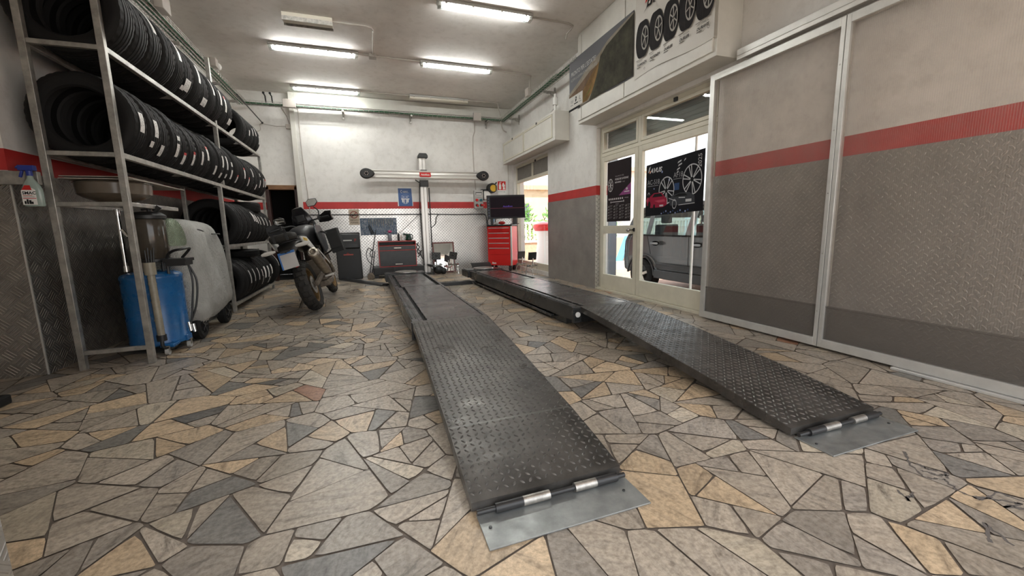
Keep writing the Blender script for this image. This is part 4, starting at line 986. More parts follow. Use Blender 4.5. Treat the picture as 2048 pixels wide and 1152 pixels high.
# ------------------------------------------------------------------ alignment lift
ZL = .23
def lift(label, fl, fr, nl, nr, bl, br, yf, yn, yb, side):
    # (x of left/right edge) at the far end, near end of the deck and at the ramp foot
    t = thing('vehicle_lift', label, 'vehicle lift', ((fl+nr)/2,(yf+yn)/2,0), 'runways of the alignment lift')
    def X(y, s):   # s 0..1 across
        k = (y-yn)/(yf-yn); l = nl+(fl-nl)*k; r = nr+(fr-nr)*k; return l+(r-l)*s
    def strip(mb, s0, s1, ya, yb_, z0, z1, mi=0):
        vs = [(X(ya,s0),ya,z0),(X(ya,s1),ya,z0),(X(yb_,s1),yb_,z0),(X(yb_,s0),yb_,z0),(X(ya,s0),ya,z1),(X(ya,s1),ya,z1),(X(yb_,s1),yb_,z1),(X(yb_,s0),yb_,z1)]
        mb.add(vs,[(3,2,1,0),(4,5,6,7),(0,1,5,4),(1,2,6,5),(2,3,7,6),(3,0,4,7)],mi)
    ym = 5.62
    mb = MB()
    strip(mb,0,.09,yn,yf,.10,ZL); strip(mb,.955,1,yn,yf,.10,ZL); strip(mb,.09,.955,yn,yf,.10,ZL-.03,1)
    strip(mb,.012,.025,yn+.1,yf-.1,ZL,ZL+.008); strip(mb,.06,.072,yn+.1,yf-.1,ZL,ZL+.006)
    deck = mb.build('runway_beam',[M['liftblack'],M['rampgap']],t,bevel=.003)
    mb = MB(); strip(mb,.20,.945,yn+.012,ym-.012,ZL-.03,ZL-.002); mb.build('rear_slip_plate',M['lifttop'],t,bevel=.003)
    mb = MB(); strip(mb,.15,.875,ym+.012,yf-.05,ZL-.03,ZL-.002); mb.build('front_slip_plate',M['lifttop'],t,bevel=.003)
    mb = MB(); strip(mb,.095,.15,yn+.012,ym-.012,ZL-.03,ZL-.006); mb.build('cover_strip',M['liftblack'],t,bevel=.002)
    mb = MB(); strip(mb,-.06,1.03,yf-.02,yf+.42,.11,ZL+.0); strip(mb,-.03,1.0,yf+.02,yf+.38,ZL,ZL+.012)
    mb.build('turntable_deck',M['liftblack'],t,bevel=.004)
    mb = MB(); xc=(X(yf,0)+X(yf,1))/2; mb.cyl((xc,yf+.2,ZL+.012),(xc,yf+.2,ZL+.03),.19,n=36); mb.build('turntable',M['steel'],t,bevel=.003)
    mb = MB(); strip(mb,.10,.90,yn+.25,yf-.1,.0,.085); strip(mb,.02,.98,yn+.05,yf-.05,.085,.10); strip(mb,.03,.09,yn+.5,yf-.1,.03,.06)
    mb.build('base_frame',M['liftblack'],t,bevel=.004)
    mb = MB(); sx0 = X(yn,0); mb.box(sx0-.01,sx0+.075,yn-.035,yn,.075,ZL-.004); mb.box(sx0+.005,sx0+.062,yn-.036,yn-.034,.09,ZL-.02,1)
    mb.build('end_plate',[M['liftblack'],M['rampgap']],t,bevel=.003)
    mb = MB(); mb.cyl((sx0+.036,yn-.045,.155),(sx0+.036,yn-.03,.155),.026,n=20); mb.build('end_roller',M['white'],t)
    # ramp
    prof = [(yn,ZL),(yn-.25,ZL-.012),(yn-.9,ZL-.055),(yn-1.35,.135),(1.70,.105),(1.45,.075),(yb+.03,.045)]
    def RX(y,s):
        k = (y-yb)/(yn-yb); l = bl+(nl+ (.075 if side=='R' else .0)-bl)*k; r = br+(nr-br)*k; return l+(r-l)*s
    mb = MB(); R_=[]
    for y,z in prof:
        th=.055; R_.append([(RX(y,0),y,max(z-th,.012)),(RX(y,0),y,z),(RX(y,1),y,z),(RX(y,1),y,max(z-th,.012))])
    mb.loft(R_)
    rp = mb.build('ramp',M['ramp'],t,smooth=0)
    def RZ(y):
        for (a,za),(b,zb) in zip(prof,prof[1:]):
            if b <= y <= a: return zb+(za-zb)*(y-b)/(a-b), Vector((0,a-b,za-zb)).normalized()
        return prof[-1][1], Vector((0,1,0))
    mb = MB(); p=.0325; rows=int((yn-yb-.1)/p); colsn=int(.60/p)
    for i in range(rows):
        y = yb+.07+i*p; z,tv = RZ(y); wd = RX(y,1)-RX(y,0)
        nrm = Vector((1,0,0)).cross(tv).normalized()
        if nrm.z<0: nrm=-nrm
        for j in range(colsn+1):
            x = RX(y,0)+.012+j*(wd-.024)/colsn
            a = PI/4+.12 if (i+j)%2 else -PI/4-.12
            c = Vector((x,y,z)); d = Vector((1,0,0))*math.cos(a)+tv*math.sin(a); e = Vector((1,0,0))*-math.sin(a)+tv*math.cos(a)
            L,Wd,h=.0128,.0048,.0036
            vs=[c-d*L,c-d*L*.45-e*Wd,c+d*L*.45-e*Wd,c+d*L,c+d*L*.45+e*Wd,c-d*L*.45+e*Wd,c-d*L*.5+nrm*h,c+d*L*.5+nrm*h]
            mb.add(vs,[(0,1,6),(1,2,7,6),(2,3,7),(3,4,7),(4,5,6,7),(5,0,6)])
    mb.build('tread_studs',M['rampworn'],rp,smooth=50,fix=False)
    mb = MB(); R_=[]
    mb.add([(RX(1.705,0)+.01,1.70,RZ(1.70)[0]+.001),(RX(1.7,1)-.01,1.70,RZ(1.70)[0]+.001),(RX(1.7,1)-.01,1.715,RZ(1.715)[0]+.001),(RX(1.7,0)+.01,1.715,RZ(1.715)[0]+.001)],[(0,1,2,3)])
    mb.build('weld_seam',M['rampworn'],rp,smooth=0)
    mb = MB()
    for s0,s1,mi in ((.02,.13,0),(.13,.30,1),(.30,.47,2),(.47,.64,0),(.64,.79,2),(.79,.94,1),(.94,1.0,0)):
        r_ = .017 if mi else .0095
        mb.cyl((RX(yb,s0),yb,.026),(RX(yb,s1),yb,.026),r_,n=14,mi=0 if mi!=2 else 1)
    mb.build('hinge',[M['blackm'],M['steel']],t)
    mb = MB(); mb.box(RX(yb,.03)-.005,RX(yb,1.0)+.01,yb-.15,yb+.02,.001,.007)
    for px in (.07,.93):
        mb.cyl((RX(yb,px),yb-.06,.007),(RX(yb,px),yb-.06,.011),.006,n=10,mi=1)
    mb.build('floor_plate',[M['zinc'],M['blackm']],t,bevel=.001)
    return t
lift('left runway of the black car lift with its studded ramp, nearer the tyre rack', .275,.925,.30,.955,.275,.885,7.25,3.42,1.235,'L')
lift('right runway of the black car lift with its studded ramp, beside the glazed door', 1.70,2.34,1.81,2.47,1.79,2.385,7.15,3.40,1.195,'R')
t = thing('cross_beam','low black beam lying on the floor between the two lift runways','beam',(1.35,7.15,0))
mb = MB(); mb.box(.95,1.72,7.05,7.22,.0,.055); mb.build('beam',M['liftblack'],t,bevel=.006)
mb = MB(); mb.box(.95,1.72,7.02,7.05,.0,.03); mb.build('flange',M['blackm'],t,bevel=.004)
t = thing('cable_cover','dark sloped cable cover strip on the floor between bin and left runway','cable cover',(-.1,8.3,0))
mb = MB()
a_=Vector((-.52,9.0,0)); b_=Vector((.24,7.62,0)); n_=Vector((.86,.48,0))*.11
mb.add([a_-n_,b_-n_,b_+n_,a_+n_,a_-n_*.5+Vector((0,0,.035)),b_-n_*.5+Vector((0,0,.035)),b_+n_*.5+Vector((0,0,.035)),a_+n_*.5+Vector((0,0,.035))],[(3,2,1,0),(4,5,6,7),(0,1,5,4),(1,2,6,5),(2,3,7,6),(3,0,4,7)])
mb.build('cover',M['blackm'],t,bevel=.003)
mb = MB(); mb.tube(spline([b_+Vector((-.1,-.02,.012)),b_+Vector((-.02,-.07,.012)),b_+Vector((.03,-.10,.012))]),.010); mb.build('cable',M['black'],t)
t = thing('wheel_stop','raised black wheel stop flap on the floor past the far end of the right runway','wheel stop',(2.3,8.6,0))
mb = MB(); mb.prism([(8.46,.10),(8.50,.09),(8.66,.205),(8.72,.22),(8.70,.24),(8.62,.22)],'x',2.10,2.54); mb.build('flap',M['blackm'],t,bevel=.004)

mb = MB(); mb.box(2.14,2.50,8.46,8.68,0,.10); mb.build('stop_base',M['blackm'],t,bevel=.004)
# ------------------------------------------------------------------ along the back wall
YW = YB-.008
def wall_sign(name,label,cat,x0,x1,z0,z1,mat,group=None,th=.006,y=YW):
    t = thing(name,label,cat,((x0+x1)/2,y-.01,(z0+z1)/2),group)
    mb = MB(); mb.box(x0,x1,y-th,y,z0,z1); mb.build('board',mat,t)
    return t, Art((x0,y-th,z0),(1,0,0),(0,0,1),.001)
# bin / dark cabinet
t = thing('workshop_bin','tall black plastic cabinet with hooded top and red letter, between motorcycle and wall','cabinet',(-.4,9.15,0))
mb = MB(); mb.prism([(-.63,.0),(-.16,.0),(-.165,.56),(-.17,.64),(-.62,.64),(-.635,.56)],'y',8.98,9.36)
mb.build('body',M['black'],t,bevel=.012)
mb = MB(); mb.prism([(8.965,.645),(8.965,.72),(9.0,.93),(9.05,.965),(9.37,.965),(9.37,.645)],'x',-.64,-.165); mb.build('hood',M['black'],t,bevel=.014)
mb = MB(); mb.box(-.585,-.215,8.960,8.966,.66,.735); mb.build('flap',M['blackm'],t,bevel=.004)
Mn = Vector((0,-.986,.164))
A = Art((-.64,8.9665,.735),(1,0,0),(0,.164,.986),.002)
A.text('P',.365,.045,.085,0,.003,bold=.001); A.build('letter',[ink('dull_red_print',(.30,.05,.045))],t)
A = Art((-.64,8.9665,.735),(1,0,0),(0,.164,.986),.002); A.rect(.155,.32,.06,.085,0); A.build('badge',[M['greyp']],t)
A = Art((-.50,8.978,.50),(1,0,0),(0,0,1),.002); A.rect(0,.19,0,.028,0).rect(.075,.095,.028,.06,0).poly([(.05,.028),(.12,.028),(.095,.05),(.075,.05)],0); A.build('red_emblem',[ink('faded_red_print',(.34,.10,.09))],t)
# no smoking sign
t,A = wall_sign('no_smoking_sign','small tan no smoking sign on the tread plate of the back wall','sign',-.355,-.145,1.125,1.455,M['tan'])
A.ring(.105,.215,.078,.078,.016,0).line(.05,.16,.16,.27,.016,0).line(.06,.205,.15,.205,.012,1,.0012)
A.text('VIETATO',.105,.085,.042,1,align='CENTER').text('FUMARE',.105,.035,.042,1,align='CENTER'); A.build('lettering',[pm('sign_red_dark',(.22,.03,.025),.5),M['ink']],t)
# perforated tool board
t = thing('tool_board','blue perforated tool board hanging on the tread plate above the black tool chest','tool board',(.23,YW-.02,1.08))
mb = MB(); x0,x1,z0,z1 = -.14,.62,.90,1.265
mb.box(x0,x1,YW-.012,YW-.004,z0,z1); mb.build('board',pm('dark_blue_board',(.04,.065,.10),.35,.2),t,bevel=.002)
A = Art((x0,YW-.012,z0),(1,0,0),(0,0,1),.001); ra=random.Random(9)
for i in range(30):
    for j in range(14):
        if ra.random()<.82:
            s=.004+.005*ra.random(); A.rect(.02+i*.0245,.02+i*.0245+s,.018+j*.0245,.018+j*.0245+s*1.5,ra.choice((0,0,1)))
A.build('perforations',[M['paper'],ink('pale_blue_print',(.35,.43,.5))],t)
for i in range(14):
    mb = MB(); xx=.04+i*.038; hh=.10+.03*((i*7)%3)
    mb.cyl((xx,YW-.022,1.235),(xx,YW-.022,1.235-hh),.005,n=8); mb.sphere((xx,YW-.022,1.235),.009,n=10,m=6)
    tag(mb.build('hook_pin',M['satin']),'steel pin on the upper half of the blue tool board','pin','steel pins on the blue tool board')
for i,(xa,za,xb,zb) in enumerate(((.02,1.10,.09,.92),(.045,1.12,.125,.93))):
    mb = MB(); mb.cyl((xa,YW-.03,za),(xb,YW-.03,zb),.008,.016,n=10); tag(mb.build('screwdriver',M['black']),['left one of two slanting black screwdrivers on the blue tool board','right one of two slanting black screwdrivers on the blue tool board'][i],'screwdriver','screwdrivers on the tool board')
# blue leaflet
t,A = wall_sign('blue_poster','blue poster with white crest on the white back wall, left of the alignment post','poster',.675,1.005,1.52,1.92,M['paper'],th=.003)
A.poly([(.022,.0),(.318,.0),(.308,.385),(.018,.385)],0,.0006)
A.ring(.095,.315,.022,.032,.008,1,a0=1.2,a1=5.1).text('HERRY',.115,.300,.042,1,sx=.9,shear=.2).rect(.12,.25,.288,.293,1)
A.ring(.165,.205,.085,.035,.007,1,a0=.2,a1=PI-.2).ring(.165,.195,.09,.035,.006,1,a0=PI+.1,a1=1.45*PI).rect(.105,.155,.19,.203,1).rect(.175,.225,.19,.203,1)
A.rect(.08,.255,.145,.165,1).poly([(.09,.14),(.125,.14),(.125,.08),(.10,.09)],1).poly([(.135,.14),(.15,.14),(.15,.06),(.135,.072)],1).poly([(.18,.14),(.195,.14),(.195,.07),(.18,.06)],1).poly([(.205,.14),(.24,.14),(.23,.09),(.205,.08)],1).ring(.165,.12,.075,.07,.006,1,a0=PI+.3,a1=2*PI-.3)
A.build('lettering',[M['bluesign'],M['paper']],t)
# extinguisher sign
t,A = wall_sign('fire_extinguisher_sign','red and white fire extinguisher sign on back wall near the far window','sign',3.0,3.21,1.80,2.10,M['paper'])
A.rect(.006,.204,.085,.292,0).poly(rrect(.035,.09,.10,.225,.02),1,.0016).rect(.05,.075,.225,.25,1,.0016).poly([(.05,.25),(.1,.265),(.1,.275),(.045,.265)],1,.0016)
A.poly([(.13,.10),(.19,.10),(.175,.16),(.19,.2),(.16,.235),(.165,.27),(.125,.24),(.115,.19),(.14,.15)],1,.0016)
A.text('ESTINTORE',.105,.035,.034,2,align='CENTER'); A.build('lettering',[M['redenamel'],M['paper'],M['ink']],t)
# electrical socket panel
t = thing('socket_panel','grey electrical socket panel with round plugs on the red stripe of back wall','socket panel',(2.52,YW-.05,1.65))
mb = MB(); mb.box(2.40,2.61,YW-.09,YW,1.455,1.875); mb.box(2.42,2.59,YW-.10,YW-.09,1.70,1.86); mb.build('enclosure',M['greyp'],t,bevel=.006)
mb = MB(); mb.box(2.43,2.58,YW-.105,YW-.10,1.765,1.83); mb.box(2.44,2.57,YW-.108,YW-.105,1.775,1.795,1); mb.build('breaker_window',[pm('grey_window',(.16,.16,.155),.2),M['white']],t,bevel=.002)
for i,(xx,zz,mm) in enumerate(((2.455,1.645,M['redenamel']),(2.555,1.645,pm('teal_socket',(.03,.13,.15),.4)),(2.455,1.53,M['black']),(2.555,1.53,M['black']))):
    mb = MB(); mb.cyl((xx,YW-.09,zz),(xx,YW-.125,zz),.034,.030,n=18); mb.build('socket',mm,t)
mb = MB(); mb.cyl((2.56,YW-.12,1.53),(2.60,YW-.19,1.52),.022,n=12); mb.cyl((2.455,YW-.12,1.53),(2.47,YW-.16,1.50),.018,n=12); mb.build('plug',M['redenamel'],t)
t = thing('white_wall_box','white cable box on a black bracket, right of the socket panel','box',(2.7,YW-.05,1.76))
mb = MB(); mb.box(2.635,2.79,YW-.10,YW,1.66,1.855); mb.build('housing',M['white'],t,bevel=.012)
mb = MB(); mb.box(2.58,2.76,YW-.08,YW,1.873,1.895); mb.box(2.62,2.645,YW-.08,YW-.06,1.64,1.88); mb.build('bracket',M['black'],t,bevel=.003)
t = thing('hose_reel','black and yellow cable reel on the back wall above the monitor','cable reel',(2.83,YW-.06,1.92))
mb = MB(); mb.cyl((2.83,YW-.15,1.92),(2.83,YW,1.92),.115,n=32); mb.bar((2.90,YW-.08,2.0),(2.96,YW-.08,2.06),.03); mb.build('drum',M['black'],t,bevel=.012)
mb = MB(); mb.cyl((2.85,YW-.165,1.915),(2.85,YW-.15,1.915),.078,n=28); mb.build('hub_cover',M['yellow'],t,bevel=.004)
mb = MB(); mb.box(2.90,2.915,YW-.172,YW-.165,1.86,1.97); mb.build('guard',M['black'],t)
# conduits on back wall
def cable(name,label,pts,r,mat,cat='cable',group=None,n=8,sp=True):
    mb = MB(); mb.tube(spline(pts,5) if sp else pts,r,n); return tag(mb.build(name,mat),label,cat,group)
yc = YW-.02
cable('wall_cable','black cable running along the back wall tread plate below the red stripe',[(-1.2,yc,1.345),(-.4,yc,1.342),(.4,yc,1.335),(1.1,yc-.02,1.335),(1.4,yc,1.335),(2.0,yc,1.32),(2.5,yc,1.325),(2.66,yc,1.315),(2.70,yc,1.2),(2.72,yc,.95),(2.80,yc,.75)],.011,M['black'])
cable('hanging_cable','short black cable curving down the tread plate right of the alignment post',[(1.56,yc-.02,1.325),(1.50,yc-.02,1.25),(1.48,yc-.02,1.12),(1.38,yc-.02,1.03)],.008,M['black'])
cable('thin_cable','thin black wire sloping from the tool board corner to the alignment post',[(.66,yc,.93),(.85,yc,1.08),(1.12,yc,1.33)],.004,M['black'])
cable('thin_cable','grey wire sloping from the socket panel down to the wall cable',[(2.47,yc-.08,1.46),(2.42,yc-.04,1.39),(2.28,yc,1.335)],.005,M['conduit'])
cable('coiled_hose','coiled black hose hanging beside the red drawer cabinet',[(2.83,yc-.04,1.62),(2.80,yc-.04,1.36),(2.73,yc-.05,1.24),(2.71,yc-.05,1.10),(2.78,yc-.05,1.0),(2.88,yc-.05,1.05),(2.90,yc-.05,1.2),(2.84,yc-.05,1.33)],.012,M['black'])
cable('light_blue_cloth_strip','pale blue hose loop hanging inside the black coil by the drawer cabinet',[(2.83,yc-.06,1.36),(2.80,yc-.07,1.22),(2.84,yc-.07,1.13),(2.87,yc-.06,1.24),(2.85,yc-.06,1.35)],.013,pm('pale_blue_hose',(.25,.42,.6),.4),cat='hose')
cable('wall_conduit','thin grey conduit dropping down the back wall to the socket panel',[(2.48,yc,3.40),(2.48,yc,3.2),(2.43,yc,3.0),(2.43,yc,2.4),(2.46,yc,1.89)],.011,M['conduit'],cat='conduit')
cable('wall_conduit','grey conduit running down the corner left of the far window',[(3.27,yc,2.6),(3.27,yc,1.9),(3.27,yc,1.2)],.010,M['conduit'],cat='conduit',sp=False)
cable('wall_conduit','thin grey conduit down the left border of the white wall panel behind the motorcycle',[(-1.14,yc,3.48),(-1.14,yc,2.6),(-1.10,yc,1.65),(-1.09,yc,1.2)],.008,M['conduit'],cat='conduit',sp=False)
# alignment post with cross beam
t = thing('wheel_alignment_machine','wheel alignment column with long horizontal beam and two black camera pods','alignment machine',(1.24,9.2,0))
mb = MB()
for xx in (1.175,1.245): mb.box(xx-.02,xx+.05,9.19,9.26,.03,2.56)
mb.box(1.20,1.275,9.21,9.25,.03,2.56,1)
mb.build('post',[pm('silver_post',(.56,.54,.51),.3,.8),M['blackm']],t,bevel=.006)
mb = MB(); mb.prism([(1.135,2.53),(1.135,2.58),(1.165,2.625),(1.315,2.625),(1.345,2.58),(1.345,2.53)],'y',9.13,9.29); mb.build('cap',M['black'],t,bevel=.01)
mb = MB(); mb.box(1.15,1.33,9.14,9.27,1.92,2.06); mb.tube([(1.05,9.14,2.06),(1.16,9.14,1.99)],.012); mb.build('carriage',M['black'],t,bevel=.008)
mb = MB(); mb.box(1.17,1.31,9.12,9.19,2.25,2.275); mb.build('upper_clamp',M['black'],t,bevel=.008)
mb = MB(); z=2.165
mb.prism([(9.08,z-.085),(9.15,z-.085),(9.15,z+.085),(9.08,z+.085),(9.07,z+.065),(9.085,z+.05),(9.085,z+.01),(9.078,z),(9.085,z-.01),(9.085,z-.05),(9.07,z-.065)],'x',.14,2.50)
mb.build('cross_beam',pm('beam_aluminium',(.66,.64,.60),.35,.35),t,bevel=.004)
mb = MB(); mb.box(1.14,1.38,9.062,9.085,z-.045,z+.045); pl=mb.build('name_plate',M['redenamel'],t,bevel=.003)
A=Art((1.14,9.062,z-.045),(1,0,0),(0,0,1),.002); A.text('AutoBoss',.12,.03,.046,0,align='CENTER',bold=.0012,shear=.1); A.build('lettering',[M['paper']],pl)
for s,xc in ((-1,.06),(1,2.56)):
    mb = MB(); pts=[]
    for i in range(28):
        a=2*PI*i/28; c_,s_=math.cos(a),math.sin(a); xx=c_*.125*(1 if c_*s>0 else 1.30); zz=s_*.105*(1-.25*max(0,-c_*s)**1.5)
        pts.append((xc+xx,z+zz))
    mb.prism(pts,'y',9.03,9.13); pod=mb.build('camera_pod',M['black'],t,bevel=.018)
    mb = MB(); mb.cyl((xc-s*.0,9.015,z),(xc,9.03,z),.026,n=18)
    for k in range(6): mb.cyl((xc+.034*math.cos(k*1.047),9.02,z+.034*math.sin(k*1.047)),(xc+.034*math.cos(k*1.047),9.03,z+.034*math.sin(k*1.047)),.008,n=8,mi=1)
    mb.build('camera_lens',[M['ink'],pm('led_pale',(.6,.48,.42),.4)],pod)
mb = MB(); mb.box(1.12,1.36,9.08,9.34,0,.03); mb.build('foot',M['blackm'],t,bevel=.004)
mb = MB(); mb.tube(spline([(1.14,9.16,1.98),(1.12,9.17,1.5),(1.13,9.17,1.0),(1.15,9.17,.2)]),.010); mb.cyl((1.345,9.2,.62),(1.345,9.2,1.9),.012,n=8); mb.box(1.33,1.36,9.18,9.21,.60,.62); mb.build('post_cable',M['black'],t)

# black tool chest with red edges, on black base
t = thing('tool_chest','black tool chest with red edges and one drawer, standing on the black lift base','tool chest',(.58,8.9,.22))
x0,x1,y0,y1,z0,z1=.19,.96,8.88,9.28,.225,.765
mb = MB(); e=.014
for a,b in ((x0,x0+e),(x1-e,x1)): mb.box(a,b,y0,y1,z0,z1)
for a,b in ((z0,z0+e),(z1-e,z1),(.665,.677),(.565,.577)): mb.box(x0+e,x1-e,y0,y1,a,b)
mb.box(x0+e,x1-e,y1-.01,y1,z0+e,z1-e,1); mb.box(x0+e,x1-e,y0+.28,y0+.29,.68,z1-e,1)
mb.build('cabinet_frame',[pm('red_edge',(.42,.04,.035),.4),M['black']],t)
mb = MB(); mb.box(x0+e,x1-e,y0+.004,y0+.30,.579,.664); dr=mb.build('drawer',M['blackm'],t,bevel=.003)
mb = MB(); mb.box(.50,.65,y0-.012,y0+.003,.612,.632); mb.build('drawer_handle',M['satin'],dr,bevel=.004)
mb = MB(); mb.box(x0+e,x1-e,y0+.004,y0+.03,z0+e,.564); dd=mb.build('drop_door',M['blackm'],t,bevel=.003)
mb = MB(); mb.box(.51,.66,y0-.012,y0+.003,.268,.288); mb.build('door_handle',M['satin'],dd,bevel=.004)
t = thing('lift_base_box','long black steel box on the floor under the black tool chest','base box',(.57,8.95,0))
mb = MB(); mb.box(.06,1.09,8.80,9.30,.07,.222); mb.build('box',M['black'],t,bevel=.012)
mb = MB(); mb.box(.46,.82,8.785,8.80,.12,.215); mb.box(.84,.98,8.785,8.80,.085,.125,1); mb.build('front_panel',[M['blackm'],M['satin']],t,bevel=.003)
for xx in (.12,1.0):
    mb = MB(); mb.box(xx-.04,xx+.04,8.9,9.2,0,.07); mb.build('foot',M['blackm'],t)
# on the tool chest
t = thing('jug','dark green enamel jug with spout on top of the black tool chest','jug',(.83,9.05,.766))
mb = MB(); mb.lathe([(.001,0),(.062,0),(.066,.01),(.060,.07),(.048,.12),(.04,.145),(.036,.145),(.044,.12),(.055,.07),(.06,.012),(.001,.008)],24,0,Matrix.Translation((.83,9.05,.766))); mb.build('body',M['greencan'],t)
mb = MB(); mb.tube(spline([(.79,9.05,.885),(.75,9.05,.905),(.72,9.05,.90)]),.020,10); mb.tube(spline([(.865,9.05,.895),(.91,9.05,.88),(.915,9.05,.82),(.89,9.05,.79)]),.009,8); mb.build('spout_and_handle',M['greencan'],t)
t = thing('spray_can','slim black spray can standing on the tool chest, left of the green jug','spray can',(.62,9.05,.766))
mb = MB(); mb.lathe([(.001,0),(.022,0),(.023,.005),(.023,.13),(.016,.145),(.012,.145),(.012,.165),(.001,.165)],20,0,Matrix.Translation((.62,9.05,.766))); mb.build('can',M['black'],t)
t = thing('tall_can','pale slim can standing right against the black spray can','can',(.675,9.05,.766))
mb = MB(); mb.lathe([(.001,0),(.017,0),(.018,.004),(.018,.11),(.012,.125),(.001,.125)],20,0,Matrix.Translation((.675,9.05,.766))); mb.build('can',pm('pale_can',(.5,.46,.4),.35),t)
t = thing('glass_jar','clear jar with a pink lid standing on the tool chest before the tool board','jar',(.44,9.05,.766))
mb = MB(); mb.lathe([(.001,0),(.036,0),(.04,.006),(.04,.15),(.03,.165),(.028,.165),(.036,.15),(.036,.01),(.001,.006)],24,0,Matrix.Translation((.44,9.05,.766))); mb.build('jar',pm('jar_plastic',(.42,.47,.52),.15,trans=.6),t)
mb = MB(); mb.sphere((.445,9.05,.965),.042,sc=(1,.8,.7)); mb.build('pink_lid',pm('pink_plastic',(.42,.06,.16),.4),t)
# rods and hoses beside the tool chest
t = thing('grease_lance','black lance with looped hose leaning on the wall left of the tool chest','lance',(.0,9.1,0))
mb = MB(); mb.cyl((-.03,9.15,.02),(.17,9.36,1.0),.008,n=8); mb.cyl((.02,9.1,.02),(.12,9.3,.55),.008,n=8); mb.build('rod',M['black'],t)
mb = MB(); mb.tube(spline([(.08,9.25,.55),(.0,9.22,.62),(-.06,9.2,.50),(-.03,9.2,.35),(.06,9.22,.25),(.14,9.25,.12),(.10,9.2,.03)]),.007); mb.tube(spline([(.10,9.26,.60),(.03,9.25,.55),(.02,9.25,.45),(.09,9.24,.42)]),.007); mb.build('hose',M['black'],t)
t = thing('clamp_set','black jumble of straps and clamps hanging right of the tool chest','clamps',(1.02,9.05,.3))
mb = MB()
for pts in ([(.975,9.0,.70),(1.04,9.0,.62),(.99,9.0,.52),(1.06,9.0,.45),(1.10,9.0,.36)],[(1.03,9.02,.72),(.985,9.02,.60),(1.07,9.02,.5),(1.0,9.02,.4)],[(1.0,9.0,.46),(1.09,9.0,.55)]): mb.tube(spline(pts),.010)
mb.build('straps',M['black'],t)
t = thing('transmission_part','dark lump of spare parts on the floor at the foot of the base box','spare part',(.0,8.75,0))
mb = MB(); mb.box(-.06,.07,8.72,8.88,0,.09); mb.cyl((0,8.7,.06),(0,8.9,.06),.07,n=16); mb.build('casting',M['mud'],t,bevel=.012)
t = thing('machine_bundle','dark bundle of hoses and clamps on the floor by the alignment post','bundle',(1.42,8.95,0))
mb = MB(); mb.sphere((1.44,9.0,.10),.11,sc=(1.1,.9,.85)); mb.sphere((1.54,8.98,.07),.075); mb.tube(spline([(1.30,8.95,.2),(1.2,9.0,.22),(1.36,8.92,.16)]),.02); mb.build('bundle',M['black'],t)
# mirror
t = thing('wall_mirror','framed mirror leaning on the tread plate, right of the alignment post','mirror',(1.62,9.3,0))
Mx = Matrix.Translation((1.62,9.24,.004)) @ Matrix.Rotation(-.16,4,'X')
mb = MB(); mb.box(-.25,.25,-.01,.012,0,.03,0,Mx); mb.box(-.25,.25,-.01,.012,.67,.70,0,Mx); mb.box(-.25,-.22,-.01,.012,.03,.67,0,Mx); mb.box(.22,.25,-.01,.012,.03,.67,0,Mx); mb.build('frame',pm('red_brown_frame',(.17,.06,.05),.4),t)
mb = MB(); mb.box(-.22,.22,0,.006,.03,.67,0,Mx); mb.build('mirror_glass',M['mirror'],t,smooth=0)
# alignment targets
def target(loc, rz, tilt, lab):
    t = thing('alignment_target',lab,'alignment target',(0,0,0),'black alignment targets on clamps')
    Mx = Matrix.Translation((0,0,.40)) @ Matrix.Rotation(tilt,4,'Y') @ Matrix.Rotation(-.15,4,'X')
    mb = MB(); mb.box(-.095,.095,-.012,.012,-.075,.085,0,Mx); tb=mb.build('target_plate',M['black'],t,bevel=.006)
    A = Art(Mx @ Vector((0,-.0125,0)),Mx.to_3x3() @ Vector((1,0,0)),Mx.to_3x3() @ Vector((0,0,1)),.0008)
    for i in range(6):
        for j in range(5):
            if not(i in(2,3) and j==2): A.poly(ellipse(-.07+i*.028,-.05+j*.028,.006 if (i+j)%2 else .009,.006 if (i+j)%2 else .009,10),0)
    A.build('target_dots',[pm('dull_grey_dots',(.17,.17,.17),.5)],tb)
    mb = MB(); mb.cyl((0,.02,.2),(0,.02,.36),.014,n=10); mb.bar((-.13,.0,.2),(.13,.0,.2),.022,.03); mb.cyl((-.09,-.05,.22),(-.09,.05,.22),.018,n=10); mb.cyl((.09,-.05,.22),(.09,.05,.22),.018,n=10)
    mb.build('clamp_bar',M['chrome'],t)
    for a in (-.12,.0,.12):
        mb = MB(); mb.tube(spline([(a,.0,.2),(a*1.05,-.03,.13),(a*1.15,-.03+.05*(a==0),.04),(a*1.2,-.03+.06*(a==0),.008)]),.009,8); mb.build('leg',M['chrome'],t)
    t.location = loc; t.rotation_euler = (0,0,rz); return t
target((1.40,8.98,0),.15,.05,'black dotted alignment target on chrome clamp, beside the alignment post')
target((1.76,8.92,0),-.75,.12,'black dotted alignment target on chrome clamp, in front of the leaning mirror')
target((3.10,8.15,0),PI+.4,0,'black alignment target on chrome clamp, next to the red drawer cabinet')
target((3.16,7.68,0),PI+.15,0,'black alignment target on chrome clamp, the one nearer the tread plate pillar')

